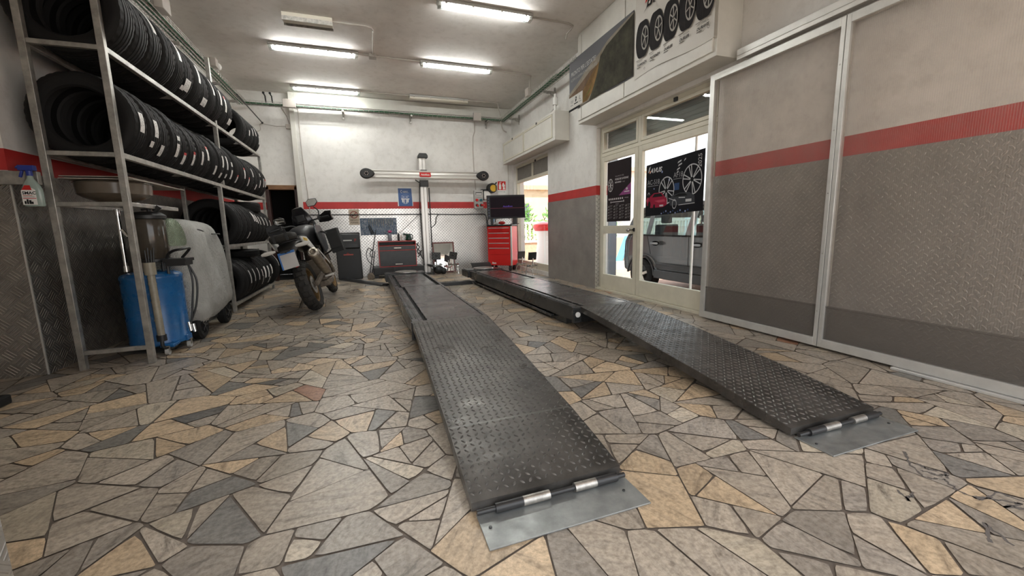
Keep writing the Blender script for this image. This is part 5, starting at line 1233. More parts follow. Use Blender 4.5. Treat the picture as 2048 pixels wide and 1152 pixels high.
# red drawer cabinet with monitor
t = thing('drawer_cabinet','red wheeled drawer cabinet with black top under the monitor','drawer cabinet',(3.05,8.85,0))
ca,sa = math.cos(-.72),math.sin(-.72)
MC = Matrix.Translation((3.06,8.66,0)) @ Matrix.Rotation(-.72,4,'Z')     # local: front face at y=0, x from -.62 to 0
mb = MB(); mb.box(-.60,0,.012,.36,.13,1.03,0,MC); mb.build('carcass',M['redenamel'],t,bevel=.008)
mb = MB(); mb.box(-.61,.01,.0,.37,1.03,1.065,0,MC); mb.build('worktop',M['black'],t,bevel=.006)
mb = MB(); mb.box(-.028,.0,-.006,.012,.13,1.03,0,MC); mb.box(-.01,.008,.0,.02,.13,1.03,0,MC); mb.build('corner_post',M['alu'],t,bevel=.003)
zz=1.025
for h in (.115,.115,.115,.115,.185):
    mb = MB(); mb.box(-.595,-.03,-.006,.012,zz-h+.006,zz,0,MC); d_=mb.build('drawer',M['redenamel'],t,bevel=.003)
    mb = MB(); mb.box(-.565,-.06,-.016,-.006,zz-.045,zz-.028,0,MC); mb.build('drawer_handle',M['alu'],d_,bevel=.002)
    zz-=h
mb = MB(); mb.box(-.595,-.03,-.006,.012,.135,zz,0,MC); d_=mb.build('lower_door',M['redenamel'],t,bevel=.003)
A = Art(MC @ Vector((-.50,-.006,.17)),MC.to_3x3() @ Vector((1,0,0)),(0,0,1),.0015); A.text('Beta',0,0,.06,0,shear=.3,bold=.001); A.build('lettering',[M['paper']],d_)
for px,py in ((-.53,.07),(-.07,.07),(-.53,.30),(-.07,.30)):
    mb = MB(); c=MC @ Vector((px,py,.05)); ax=MC.to_3x3() @ Vector((.02,0,0)); mb.cyl(c-ax,c+ax,.048,n=18); mb.box(px-.028,px+.028,py-.03,py+.03,.1,.13,0,MC); mb.build('castor',M['black'],t)
t = thing('monitor','large black monitor with dark screen standing on the red drawer cabinet','monitor',(2.95,8.72,1.2))
MM = Matrix.Translation((2.955,8.66,1.20)) @ Matrix.Rotation(-.12,4,'Z') @ Matrix.Rotation(-.02,4,'Y')
mb = MB(); mb.box(-.43,.43,-.02,.03,0,.51,0,MM); mb.build('bezel',pm('glossy_black',(.006,.006,.007),.3,spec=.3),t,bevel=.008)
mb = MB(); mb.box(-.36,.41,-.0225,-.0205,.03,.47,0,MM); scm = emit('dim_screen',(.006,.003,.005),.3); scm.node_tree.nodes['Principled BSDF'].inputs['Specular IOR Level'].default_value = .12; sc_=mb.build('screen',scm,t,smooth=0)
A = Art(MM @ Vector((0,-.0225,0)),MM.to_3x3() @ Vector((1,0,0)),MM.to_3x3() @ Vector((0,0,1)),.001); A.text('AutoBoss',.03,.245,.055,0,align='CENTER',shear=.12); A.rect(-.36,.41,.222,.23,1); A.build('screen_lettering',[emit('screen_violet',(.07,.03,.22),.5),emit('screen_red',(.08,.01,.02),.3)],sc_)
A = Art(MM @ Vector((0,-.0205,0)),MM.to_3x3() @ Vector((1,0,0)),MM.to_3x3() @ Vector((0,0,1)),.001)
for i in range(7): A.rect(-.41,-.385,.06+i*.06,.085+i*.06,0)
A.build('side_icons',[pm('icon_blue',(.03,.035,.07),.3)],t)
mb = MB(); mb.box(.16,.24,.0,.06,-.135,.02,0,MM); mb.box(.10,.28,-.03,.09,-.135,-.12,0,MM); mb.box(-.36,-.30,.0,.05,-.135,.02,0,MM); mb.build('stand',M['black'],t,bevel=.006)
t = thing('red_gadget','small red and white device lying on the cabinet top beneath the monitor','device',(2.9,8.9,1.066))
mb = MB(); mb.sphere((2.93,8.93,1.105),.05,sc=(1.7,.8,.75)); mb.build('shell',M['redenamel'],t)
mb = MB(); mb.sphere((2.82,8.98,1.095),.04,sc=(1.3,.8,.7)); mb.build('white_end',M['white'],t)
# ------------------------------------------------------------------ ceiling lamps, conduits, trays
ZLp = 3.66
tube_mat = emit('fluorescent_tube',(1.0,.985,.955),LAMP)
diff = glass('lamp_cover_clear',(.9,.93,.92),.6)
def lamp(x, y, lit, lab, L=1.24, w=.125):
    t = thing('fluorescent_light',lab,'ceiling light',(x,y,ZC),'fluorescent ceiling lights')
    mb = MB(); mb.box(x-L/2,x+L/2,y-w/2,y+w/2,ZLp+.045,ZC-.002); mb.build('housing',M['greyp'],t,bevel=.012)
    if lit:
        for dy in (-.028,.028):
            mb = MB(); mb.cyl((x-L/2+.06,y+dy,ZLp+.03),(x+L/2-.06,y+dy,ZLp+.03),.0125,n=12); mb.build('tube',tube_mat,t)
        mb = MB(); mb.prism([(y-w/2,ZLp+.045),(y-w*.46,ZLp+.012),(y-w*.3,ZLp),(y+w*.3,ZLp),(y+w*.46,ZLp+.012),(y+w/2,ZLp+.045)],'x',x-L/2+.01,x+L/2-.01); mb.build('diffuser',diff,t)
        mb = MB()
        for s in (-1,1): mb.box(x+s*(L/2-.03)-.02,x+s*(L/2-.03)+.02,y-.035,y+.035,ZLp+.012,ZLp+.045)
        mb.build('tube_holder',M['white'],t)
    else:
        mb = MB(); mb.prism([(y-w/2,ZLp+.045),(y-w*.46,ZLp+.012),(y-w*.3,ZLp),(y+w*.3,ZLp),(y+w*.46,ZLp+.012),(y+w/2,ZLp+.045)],'x',x-L/2+.01,x+L/2-.01); mb.build('diffuser',M['lampoff'],t,bevel=.004)
    for k in (-.42,-.15,.15,.42):
        for q in (-1,1):
            mb = MB(); mb.box(x+k*L-.012,x+k*L+.012,y+q*w/2-.005,y+q*w/2+.005,ZLp+.03,ZLp+.07); mb.build('clip',M['steel'],t)
    return t
lamp(-.56,5.10,True,'lit fluorescent light cut by the top edge, left row, nearest')
lamp(1.61,5.32,True,'lit fluorescent light nearest the viewer, in the row by the banners')
lamp(-.56,7.16,True,'lit fluorescent light in the middle of the row near the tyre rack')
lamp(1.63,7.20,True,'lit fluorescent light in the middle of the row near the right wall')
lamp(-.56,9.0,True,'lit fluorescent light at the back, above the white wall panel edge')
lamp(1.62,8.98,False,'unlit fluorescent light at the back, above the alignment column')
t = thing('louvre_light','short unlit open light fitting with cream louvres, alone between the lamp rows','ceiling light',(-.53,6.22,ZC))
mb = MB(); mb.prism([(6.14,ZC-.002),(6.14,ZC-.05),(6.18,ZC-.085),(6.26,ZC-.085),(6.30,ZC-.05),(6.30,ZC-.002)],'x',-.83,-.24); mb.build('housing',M['lampoff'],t,bevel=.004)
mb = MB(); mb.box(-.83,-.24,6.135,6.14,ZC-.10,ZC-.05); mb.box(-.83,-.24,6.295,6.30,ZC-.10,ZC-.05); mb.build('reflector',M['steel'],t)
zc = ZC-.014
def conduit(lab, pts, r=.011, sp=False):
    return cable('ceiling_conduit',lab,pts,r,M['conduit'],'conduit','grey conduits on the ceiling',8,sp)
conduit('ceiling conduit linking the two nearest fluorescent lights',[(.06,5.13,zc),(.99,5.30,zc)])
conduit('ceiling conduit from the nearest right light to the first banner, bent at its end',[(2.23,5.34,zc),(2.80,5.36,zc),(2.88,5.40,zc),(2.90,5.5,zc),(2.90,5.62,zc),(2.94,5.72,zc-.03)])
conduit('ceiling conduit from the middle left light through the square junction box',[(.06,7.18,zc),(1.01,7.2,zc)])
conduit('ceiling conduit from the louvre light bending back to the junction box',[(-.24,6.22,zc),(.17,6.22,zc),(.24,6.25,zc),(.27,6.32,zc),(.27,7.14,zc)])
conduit('ceiling conduit from the middle right light to the tray on the right wall',[(2.25,7.22,zc),(2.95,7.24,zc),(3.02,7.27,zc),(3.05,7.36,zc),(3.05,7.40,zc-.06),(3.05,7.42,3.56)])
conduit('ceiling conduit from the back left light to the unlit back light',[(.06,9.0,zc),(1.0,9.0,zc)])
conduit('ceiling conduit from the unlit back light to the corner tray',[(2.24,9.0,zc),(2.85,9.0,zc),(2.92,9.02,zc),(2.95,9.06,zc-.06),(3.02,9.1,3.5)])
mb = MB(); mb.box(.215,.325,7.12,7.25,ZC-.05,ZC-.002); tag(mb.build('junction_box',M['conduit'],bevel=.005),'square grey junction box on the ceiling between the middle lights','junction box')
# cable trays
def tray(lab, a, b, wdir, width, z):
    t = thing('cable_tray',lab,'cable tray',((a[0]+b[0])/2,(a[1]+b[1])/2,z),'wire cable trays under the ceiling')
    A_ = Vector((a[0],a[1],z)); B_ = Vector((b[0],b[1],z)); W_ = Vector((wdir[0],wdir[1],0)).normalized()
    d = (B_-A_); L = d.length; d.normalize(); mb = MB(); r=.0035
    for k in range(4): mb.cyl(A_+W_*(k/3-.5)*width,B_+W_*(k/3-.5)*width,r,n=6)
    for s in (-.5,.5):
        for h in (.028,.055): mb.cyl(A_+W_*s*width+Vector((0,0,h)),B_+W_*s*width+Vector((0,0,h)),r,n=6)
    n = int(L/.10)
    for i in range(n+1):
        p = A_+d*(L*i/n); mb.tube([p-W_*width/2+Vector((0,0,.055)),p-W_*width/2,p+W_*width/2,p+W_*width/2+Vector((0,0,.055))],r,5)
    mb.build('wire_basket',M['steel'],t)
    return t
def tray_cables(t, a, b, wdir, z, offs, mats, seed):
    rr_=random.Random(seed); W_=Vector((wdir[0],wdir[1],0)).normalized(); A_=Vector((a[0],a[1],z)); B_=Vector((b[0],b[1],z))
    for o_,mt in zip(offs,mats):
        pts=[]
        for i in range(15):
            k=i/14; pts.append(A_.lerp(B_,k)+W_*(o_+rr_.uniform(-.006,.006))+Vector((0,0,.014+rr_.uniform(-.002,.008))))
        mb=MB(); mb.tube(spline(pts,3),.011,7); mb.build('cable',mt,t)
ZT=3.42
a_,b_=(-2.07,2.5),(-2.07,9.34); tl=tray('wire cable tray with green cables above the tyre rack along the left wall',a_,b_,(1,0),.16,ZT); tray_cables(tl,a_,b_,(1,0),ZT,(-.05,-.01,.03,.055),(M['green'],M['green'],M['conduit'],M['green']),1)
a_,b_=(-2.02,9.27),(3.12,9.27); tb=tray('wire cable tray with green cables along the top of the back wall',a_,b_,(0,1),.14,ZT); tray_cables(tb,a_,b_,(0,1),ZT,(-.05,-.025,.0,.03,.05),(M['green'],M['green'],M['green'],M['green'],M['black']),2)
a_,b_=(3.13,5.64),(3.13,9.34); tr_=tray('wire cable tray with green cables along the top of the right wall',a_,b_,(1,0),.15,ZT); tray_cables(tr_,a_,b_,(1,0),ZT,(-.05,-.025,.01,.04),(M['green'],M['green'],M['green'],M['green']),3)
def bracket(lab, p, d):
    t = thing('tray_bracket',lab,'bracket',p,'slotted steel tray brackets'); p=Vector(p); d=Vector(d)
    mb = MB(); mb.bar(p+Vector((0,0,-.03)),p+d*.24+Vector((0,0,-.03)),.04,.035); mb.bar(p+Vector((0,0,-.09)),p+d*.10+Vector((0,0,-.05)),.02,.03); mb.bar(p+Vector((0,0,-.14))+d*.01,p+d*.01+Vector((0,0,.06)),.04,.02)
    mb.build('arm',M['galv'],t,bevel=.003)
    mb = MB()
    for k in (.07,.14): mb.bar(p+d*k+Vector((0,0,-.0485)),p+d*(k+.04)+Vector((0,0,-.0485)),.014,.003)
    mb.build('slots',M['rampgap'],t)
for y,wd in ((5.0,'nearest the viewer'),(6.55,'second from the front'),(8.05,'just before the corner'),(9.0,'in the corner')): bracket((XL+.001,y,ZT-.005) if 0 else 'x', (0,0,0), (1,0,0)) if 0 else bracket('left wall tray bracket '+wd+', above the tyre rack',(XL+.001,y,ZT-.006),(1,0,0))
for x,wd in ((-.3,'left of the alignment column'),(1.05,'above the alignment column'),(2.75,'next to the corner')): bracket('back wall tray bracket '+wd,(x,YB-.032 if x>-1.3 else YB,ZT-.006),(0,-1,0))
for y,wd in ((7.0,'above the pillar'),(8.85,'above the far shutter housing')): bracket('right wall tray bracket '+wd,(XR-.001,y,ZT-.006),(-1,0,0))
def jbox(lab,x0,x1,y0,y1,z0,z1):
    mb=MB(); mb.box(x0,x1,y0,y1,z0,z1); tag(mb.build('junction_box',M['conduit'],bevel=.006),lab,'junction box','junction boxes on the trays')
jbox('grey junction box on the left tray nearest the viewer',-1.985,-1.90,5.70,5.90,3.42,3.58)
jbox('grey junction box on the left tray, further back beside a white sensor',-1.985,-1.91,7.35,7.47,3.42,3.54)
jbox('grey junction box on the back tray above the dark doorway',-1.36,-1.14,9.12,9.19,3.38,3.53)
jbox('grey junction box on the back tray close to the right corner',2.40,2.57,9.12,9.19,3.37,3.54)
jbox('grey junction box on the right tray by the pillar',2.98,3.05,7.36,7.50,3.42,3.56)
mb = MB(); mb.sphere((-1.95,7.62,3.50),.05,sc=(.8,1,1)); tag(mb.build('motion_sensor',M['white']),'small white dome sensor on the left cable tray','sensor')
mb = MB(); mb.box(-1.40,-1.24,YB+.06,YB+.13,3.06,3.15); tag(mb.build('junction_box',M['conduit'],bevel=.006),'small grey box low on the recessed wall over the doorway','junction box','junction boxes on the trays')
cable('wall_conduit','two short grey conduits from the tray down to the small box over the doorway',[(-1.42,9.3,3.40),(-1.36,YB+.1,3.30),(-1.33,YB+.1,3.15)],.010,M['conduit'],cat='conduit',sp=False)
cable('thin_wire','thin wire running along the recessed wall over the doorway',[(-1.40,YB+.12,3.12),(-1.6,YB+.12,3.11),(-1.84,YB+.12,3.14),(-1.86,YB+.12,3.02),(-1.95,YB+.12,2.98)],.006,M['conduit'])
mb = MB(); mb.cyl((-1.92,8.35,3.33),(-1.80,9.46,3.14),.010,n=8); mb.sphere((-1.80,9.46,3.14),.02); tag(mb.build('metal_rod',M['blackm']),'dark thin rod sticking out below the left cable tray','rod')
for k,x in enumerate((-1.66,-1.55)):
    mb = MB(); mb.tube([(x,9.25,3.47),(x,9.22,3.58),(x-.02,9.2,3.62)],.012); mb.sphere((x-.02,9.2,3.63),.022); tag(mb.build('spotlight',M['black']),['left one of two small black spots above the back tray','right one of two small black spots above the back tray'][k],'spot','small black spots')
mb = MB(); mb.cyl((3.19,6.62,2.93),(3.19,6.62,3.06),.022,n=14); mb.cyl((3.19,6.62,3.06),(3.19,6.62,3.17),.045,n=18); mb.cyl((3.19,6.62,3.17),(3.19,6.62,3.24),.022,n=14); mb.cyl((3.26,6.7,3.09),(3.36,7.2,3.09),.012,n=8); tag(mb.build('vent_pipe',M['white']),'short white pipe fitting on top of the far shutter housing','pipe')
cable('grey_pipe','bent grey conduit from the corner tray down behind the far shutter housing',[(3.05,9.18,3.40),(3.08,9.2,3.28),(3.14,9.26,3.22),(3.22,9.3,3.2)],.014,M['conduit'],cat='conduit')

# ------------------------------------------------------------------ banners on the shutter housing (face x = 3.072, seen from the left: right = -y)
XB = 3.066
def banner(name,label,y_left,y_right,z0,z1,mat,sag=.0):
    t = thing(name,label,'banner',(XB,(y_left+y_right)/2,(z0+z1)/2),'tyre advertising banners')
    mb = MB(); n=16; vs=[];fs=[]
    for i in range(n+1):
        k=i/n; y=y_left+(y_right-y_left)*k; wv=.004*math.sin(k*9)
        for j,z in enumerate((z0-sag*math.sin(PI*k)*0+.02*math.sin(k*5.5),z1)):
            for dx in (0,.002): vs.append((XB+wv*(1 if j==0 else .3)+dx,y,z))
    for i in range(n):
        a=4*i; b=a+4
        fs += [(a,a+2,b+2,b),(a+1,b+1,b+3,a+3),(a,b,b+1,a+1),(a+2,a+3,b+3,b+2)]
    mb.add(vs,fs); mb.build('sheet',mat,t,smooth=60)
    return t, Art((XB-.006,y_left,z0),(0,-1,0),(0,0,1),.001)
sky_m = ink('banner_sky',(.135,.135,.145))
t,A = banner('summer_banner','landscape banner with white PRONTO PER L\'ESTATE lettering, left of the tyre range banner',5.86,4.27,2.735,3.44,sky_m)
W_,H_=1.59,.705
A.poly([(0,.25),(.25,.33),(.55,.45),(.85,.52),(1.05,.60),(1.59,.685),(1.59,.0),(0,0)],0,.000)
A.poly([(0,.21),(.3,.28),(.62,.38),(.86,.40),(.8,.25),(.45,.1),(0,.1)],1,.0005)
A.poly([(.45,.20),(.68,.34),(.86,.42),(.92,.55),(.86,.30),(.70,.10),(.55,.02),(.30,.02)],2,.001)
A.poly([(.88,.47),(1.02,.545),(1.59,.665),(1.59,.0),(.60,.0),(.72,.15),(.82,.30)],3,.0015)
A.poly([(.40,.02),(.62,.12),(.68,.22),(.62,.16),(.46,.06)],4,.002)
A.build('landscape_print',[ink('haze_print',(.24,.21,.17),var=.25),ink('brown_hill_print',(.125,.082,.055),var=.45),ink('ochre_print',(.17,.10,.04),var=.5),ink('dark_hill_print',(.045,.042,.03),var=.6),ink('olive_print',(.12,.11,.03))],t)
A = Art((XB-.006,5.86,2.735),(0,-1,0),(0,0,1),.003)
A.text("PRONTO PER L'ESTATE?",.07,.475,.083,0,sx=.80).text('SCOPRI LA GAMMA DI PNEUMATICI 2025',.07,.405,.05,1,sx=.80); A.build('lettering',[ink('banner_white_text',(.55,.54,.52)),ink('banner_grey_text',(.36,.35,.33))],t)
A = Art((XB-.006,5.86,2.735),(0,-1,0),(0,0,1),.003); A.rect(.0,.42,.02,.19,0)
for k,(cx_,cy_) in enumerate(((.075,.125),(.105,.125),(.135,.125),(.09,.112),(.12,.112))): A.ring(cx_,cy_,.016,.016,.003,1,.0036,14)
A.poly([(.20,.095),(.225,.095),(.245,.115),(.235,.13),(.25,.145),(.235,.165),(.205,.165)],2,.0036).poly([(.212,.14),(.228,.155),(.222,.125)],0,.0042).rect(.165,.285,.065,.08,2,.0036)
for k in range(3): A.ring(.345+.012*k,.125,.03,.034,.005,1,.0036,14,a0=2.2,a1=4.6)
A.rect(.055,.13,.065,.073,1,.0036).rect(.31,.39,.065,.073,1,.0036).rect(0,.34,-.012,.02,2,.0036); A.build('sponsor_panel',[ink('dull_white_print',(.52,.50,.47)),ink('logo_grey_print',(.16,.155,.15)),M['ink']],t)
t,A = banner('tyre_range_banner','white banner showing a row of five tyres under bold black lettering',4.24,3.08,2.67,3.56,pm('white_banner',(.56,.53,.48),.5))
mats=[ink('tyre_print',(.022,.02,.021)),ink('tyre_print_tread',(.045,.041,.041)),ink('rim_print',(.40,.38,.35)),M['ink'],M['redenamel'],ink('print_grey',(.20,.185,.17))]
for k in range(5):
    cx_=.15+k*.225; cy_=.385; rx=.105; ry=.19
    body=[(x-.045,y) for x,y in ellipse(cx_,cy_,rx*.85,ry,28)]
    A.poly([(cx_-.045+math.cos(a)*rx*.75,cy_+math.sin(a)*ry) for a in [PI/2+PI*i/16 for i in range(17)]]+[(cx_+.03+math.cos(a)*rx*.8,cy_+.0+math.sin(a)*ry) for a in [-PI/2+PI*i/16 for i in range(17)]],0,.001)
    for q in range(4): A.line(cx_-.095+q*.022,cy_-ry*(.55+.1*q),cx_-.095+q*.022,cy_+ry*(.55+.1*q),.004,1,.0014)
    A.ring(cx_+.035,cy_,.062,.125,.010,2,.0016,28); A.poly(ellipse(cx_+.035,cy_,.05,.112,24),0,.0013)
    ns=(5,5,6,5,7)[k]
    for q in range(ns):
        a=2*PI*q/ns+.3*k; A.line(cx_+.035,cy_,cx_+.035+.056*math.cos(a),cy_+.118*math.sin(a),.012,2,.0018)
    A.line(cx_-.11,cy_-ry-.012,cx_+.07,cy_-ry-.0,.006,5,.0012)
for k,(a_,b_) in enumerate((('TOURING','TURANZA'),('SPORT','POTENZA'),('SUV','DUELER'),('ALL TERRAIN','DUELER'),('LIGHT COMMERCIAL','DURAVIS'))):
    A.text(a_,.055+k*.225,.155,.026,5,.0012,sx=.85 if k<4 else .6).text(b_,.055+k*.225,.118,.036,3,.0012,shear=.25,bold=.001).rect(.055+k*.225,.12+k*.225,.098,.108,5,.0012)
A.ring(.19,.065,.012,.012,.004,5,.0012,14).ring(1.10,.10,.014,.014,.004,5,.0012,14)
A.build('tyre_prints',mats,t)
A = Art((XB-.006,4.24,2.67),(0,-1,0),(0,0,1),.002); A.text('RIDGESTONE',.305,.68,.155,0,sx=.95,shear=.18,bold=.004)
A.poly([(.15,.645),(.20,.68),(.245,.795),(.30,.795),(.315,.775),(.305,.748),(.285,.74),(.30,.725),(.295,.695),(.27,.68),(.22,.68)],0).poly([(.255,.775),(.285,.775),(.278,.755),(.25,.755)],2,.0024).poly([(.243,.728),(.272,.728),(.265,.702),(.236,.702)],2,.0024).poly([(.175,.735),(.205,.745),(.235,.80),(.205,.795)],1)
A.build('lettering',[M['ink'],M['redenamel'],pm('white_banner_fill',(.56,.53,.48),.5)],t)

# ------------------------------------------------------------------ posters on the door glass (face x = XD+.008)
XG = XD+.010
t = thing('wheel_poster','narrow dark poster with purple corner taped inside the left door leaf','poster',(XG,5.05,1.5),'posters on the door glass')
y_l,y_r,z0,z1=5.375,4.79,1.05,1.915
mb = MB(); mb.box(XG-.001,XG+.0008,y_r,y_l,z0,z1); mb.build('sheet',ink('dark_brown_print',(.022,.016,.018)),t,smooth=0)
A = Art((XG-.001,y_l,z0),(0,-1,0),(0,0,1),.0006)
A.ring(.085,.53,.065,.095,.008,0,n=24)
for q in range(8): A.line(.085,.53,.085+.058*math.cos(q*.785),.53+.088*math.sin(q*.785),.008,0)
A.text('SVILUPPATO PER',.20,.635,.03,1,sx=.95).text('PORSCHE CAYENNE',.20,.59,.037,0,sx=.95,bold=.0008).text('METAVERSO',.20,.55,.028,0,bold=.0008).text('design',.38,.55,.024,1)
A.poly([(.30,.37),(.585,.37),(.585,.53)],2).rect(.47,.51,.435,.465,0,.0009).rect(.43,.55,.405,.42,0,.0009)
for q in range(8): A.rect(.04+q*.048,.068+q*.048,.315,.34,0)
A.rect(.44,.53,.325,.333,1).rect(.12,.40,.278,.288,0).rect(.09,.11,.27,.295,0).rect(.41,.43,.275,.30,0).rect(.22,.30,.25,.257,1)
for i in range(4):
    for j in range(5):
        xx=.02+i*.145; zz=.04+j*.042; A.poly([(xx,zz),(xx+.045,zz),(xx+.045,zz+.02),(xx+.03,zz+.03),(xx+.01,zz+.018)],3).rect(xx+.055,xx+.12,zz+.024,zz+.029,1).rect(xx+.06,xx+.10,zz+.006,zz+.012,3)
A.build('print',[pm('poster_white',(.50,.47,.47),.4),pm('poster_grey',(.22,.2,.21),.4),pm('poster_purple',(.20,.022,.15),.4),pm('poster_dim',(.12,.11,.11),.4)],t)
t = thing('alloy_wheel_poster','wide black poster with two alloy wheels and two cars on the right door leaf','poster',(XG,3.97,1.45),'posters on the door glass')
y_l,y_r=4.47,3.50
mb = MB(); mb.add([(XG-.001,y_l,1.10),(XG-.001,y_r,1.135),(XG-.001,y_r,1.79),(XG-.001,y_l,1.745)],[(0,1,2,3)]); mb.add([(XG+.001,y_l,1.10),(XG+.001,y_r,1.135),(XG+.001,y_r,1.79),(XG+.001,y_l,1.745)],[(3,2,1,0)]); mb.build('sheet',ink('black_print',(.010,.010,.013)),t,smooth=0)
A = Art((XG-.001,y_l,1.10),(0,-1,0),(0,.036*0,1),.0006)
for cx_,cy_,rx,ry,ns in ((.385,.30,.135,.165,10),(.795,.385,.145,.17,12)):
    A.ring(cx_,cy_,rx,ry,.010,0,n=36)
    for q in range(ns):
        a=2*PI*q/ns+(.12 if q%2 else -.12); A.line(cx_+.02*math.cos(a),cy_+.02*math.sin(a),cx_+(rx-.006)*math.cos(a),cy_+(ry-.006)*math.sin(a),.011,0,.0008)
    A.poly(ellipse(cx_,cy_,.025,.028,14),1,.001)
A.text('AVUS',.075,.54,.075,0,shear=.3,bold=.003,sx=1.15).poly([(.035,.545),(.06,.56),(.085,.625),(.055,.61)],0).poly([(.055,.54),(.075,.54),(.09,.565),(.07,.565)],2)
A.text('AC-518',.03,.395,.085,3,sx=.85).rect(.03,.24,.375,.380,3).text('AF18',.50,.435,.085,3,sx=.85).rect(.50,.64,.415,.420,3)
A.text('2025',.925,.50,.075,0,rot=PI/2)
A.poly([(.02,.20),(.10,.255),(.16,.285),(.30,.285),(.36,.23),(.40,.20),(.40,.13),(.33,.105),(.10,.105),(.03,.14)],4,.0012).poly([(.13,.235),(.17,.275),(.29,.275),(.33,.235)],1,.0016).poly([(.17,.19),(.36,.20),(.37,.17),(.25,.165)],5,.0016).poly(ellipse(.075,.145,.026,.045,16),1,.0016).poly(ellipse(.17,.105,.018,.045,16),1,.0016).rect(.27,.34,.115,.135,0,.0018).poly([(.01,.20),(.04,.24),(.06,.235),(.05,.17)],5,.0016)
A.poly([(.43,.19),(.50,.235),(.62,.255),(.76,.25),(.84,.21),(.85,.13),(.74,.115),(.46,.115)],6,.0012).poly([(.50,.215),(.60,.245),(.70,.24),(.74,.215)],1,.0016).ring(.53,.13,.038,.058,.009,3,.0016,20).rect(.71,.80,.145,.175,0,.0018).line(.43,.205,.55,.165,.007,0,.0018).line(.60,.115,.85,.125,.007,0,.0018).line(.60,.20,.70,.195,.010,0,.0018)
for q,(xx,zz,ww) in enumerate(((.56,.59,.06),(.57,.555,.06),(.55,.51,.05),(.545,.475,.035),(.66,.60,.03))): A.poly([(xx,zz),(xx+ww,zz+.02),(xx+ww,zz+.035),(xx+.01,zz+.02)],0)
A.poly(ellipse(.30,.53,.012,.015,12),7).poly(ellipse(.43,.42,.012,.016,12),7).rect(.52,.60,.29,.37,8).poly(ellipse(.16,.34,.008,.01,10),7).ring(.06,.27,.02,.03,.006,0,a0=0,a1=PI)
for q in range(12): A.rect(.30+q*.04,.318+q*.04,.02+.012*(q%3),.035+.014*(q%3),8 if q%2 else 7)
A.build('print',[ink('silver_print',(.50,.50,.51)),M['ink'],ink('orange_print',(.5,.12,.03)),ink('grey_print',(.30,.30,.31)),ink('crimson_print',(.28,.018,.045)),ink('crimson_light_print',(.45,.06,.10)),ink('slate_print',(.045,.048,.055)),ink('glow_blue_print',(.25,.30,.5)),ink('blue_night_print',(.03,.06,.14))],t)
# dark film backing so the prints stay opaque from outside is the sheet itself

# ------------------------------------------------------------------ outside
ZG = -.22
mb = MB(); mb.box(XR+.1,40,-6,45,ZG-.1,ZG); mb.build('ground_outside',pm('terracotta_paving',(.42,.24,.17),.8,var=.15,vs=3),kind='structure',smooth=0)
mb = MB(); mb.box(-20,XR+.1,-20,-.6,-.12,-.02); mb.box(XR+.1,40,-20,-6,ZG-.1,ZG); mb.build('ground_front',pm('front_paving',(.36,.33,.30),.8,var=.15,vs=2),kind='structure',smooth=0)
mb = MB(); mb.box(XR+.22,XR+.4,3.3,5.7,ZG,-.005); mb.build('trim_11',pm('stone_step',(.42,.39,.35),.6),kind='structure',smooth=0)
mb = MB(); mb.box(XR+.22,4.75,3.0,9.7,2.62,2.78); struct(mb,'added_sun_block_side',M['wall'],smooth=0)  # added slab above the side openings, keeps direct sun out of the shop
mb = MB(); mb.box(-3.6,XR+.2,-1.0,Y0,2.9,3.05); struct(mb,'added_sun_block_front',M['wall'],smooth=0)  # unseen slab added over the front opening to block the sun
# parked car: side plane x = 4.75, nose towards -y
car = thing('car','grey parked car seen through the glazed door','car',(5.6,5.0,-.12))
cm = pm('grey_car_paint',(.19,.20,.205),.25,.4,coat=.6)
X0c,X1c = 4.78,6.52
def arch(yc,r,z0): return [(yc+r*math.cos(a),z0+r*math.sin(a)) for a in [PI*i/10 for i in range(11)]]
prof=[(7.02,.30),(7.06,.55),(7.0,.85),(6.92,.98)]
low=[(2.72,.30),(2.70,.55),(2.78,.78),(2.95,.88),(3.7,.98)]
wheelR,wheelF=6.30,3.55
poly=[(6.80,.28)]+[(6.69,.24)]+[(wheelR+.37*math.cos(a),.22+.37*math.sin(a)) for a in [PI*i/12 for i in range(13)]]+[(5.92,.20),(3.95,.20)]+[(wheelF+.37*math.cos(a),.22+.37*math.sin(a)) for a in [PI*i/12 for i in range(13)]]+[(3.15,.24),(2.75,.28),(2.70,.5),(2.76,.74),(2.95,.84),(3.75,.97),(6.70,1.0),(6.80,.85),(6.83,.5)]
mb = MB(); n=len(poly)
def sec(x,s): return [(x, yv if True else 0, z) for yv,z in [(4.9+(p[0]-4.9)*(1-(s*.02)), p[1]) for p in poly]]
mb.loft([sec(X0c+.06,1.5),sec(X0c+.015,.6),sec(X0c,0),sec(X0c+.02,0),sec(X1c-.02,0),sec(X1c,0),sec(X1c-.06,1.5)])
body=mb.build('body',cm,car,bevel=.012)
gh=[(6.70,.99),(6.62,1.30),(6.48,1.47),(6.2,1.54),(5.2,1.56),(4.75,1.50),(3.72,.96)]
mb = MB()
def gs(x,k): return [(x,5.3+(p[0]-5.3)*k,p[1]) for p in gh]
inx=.14
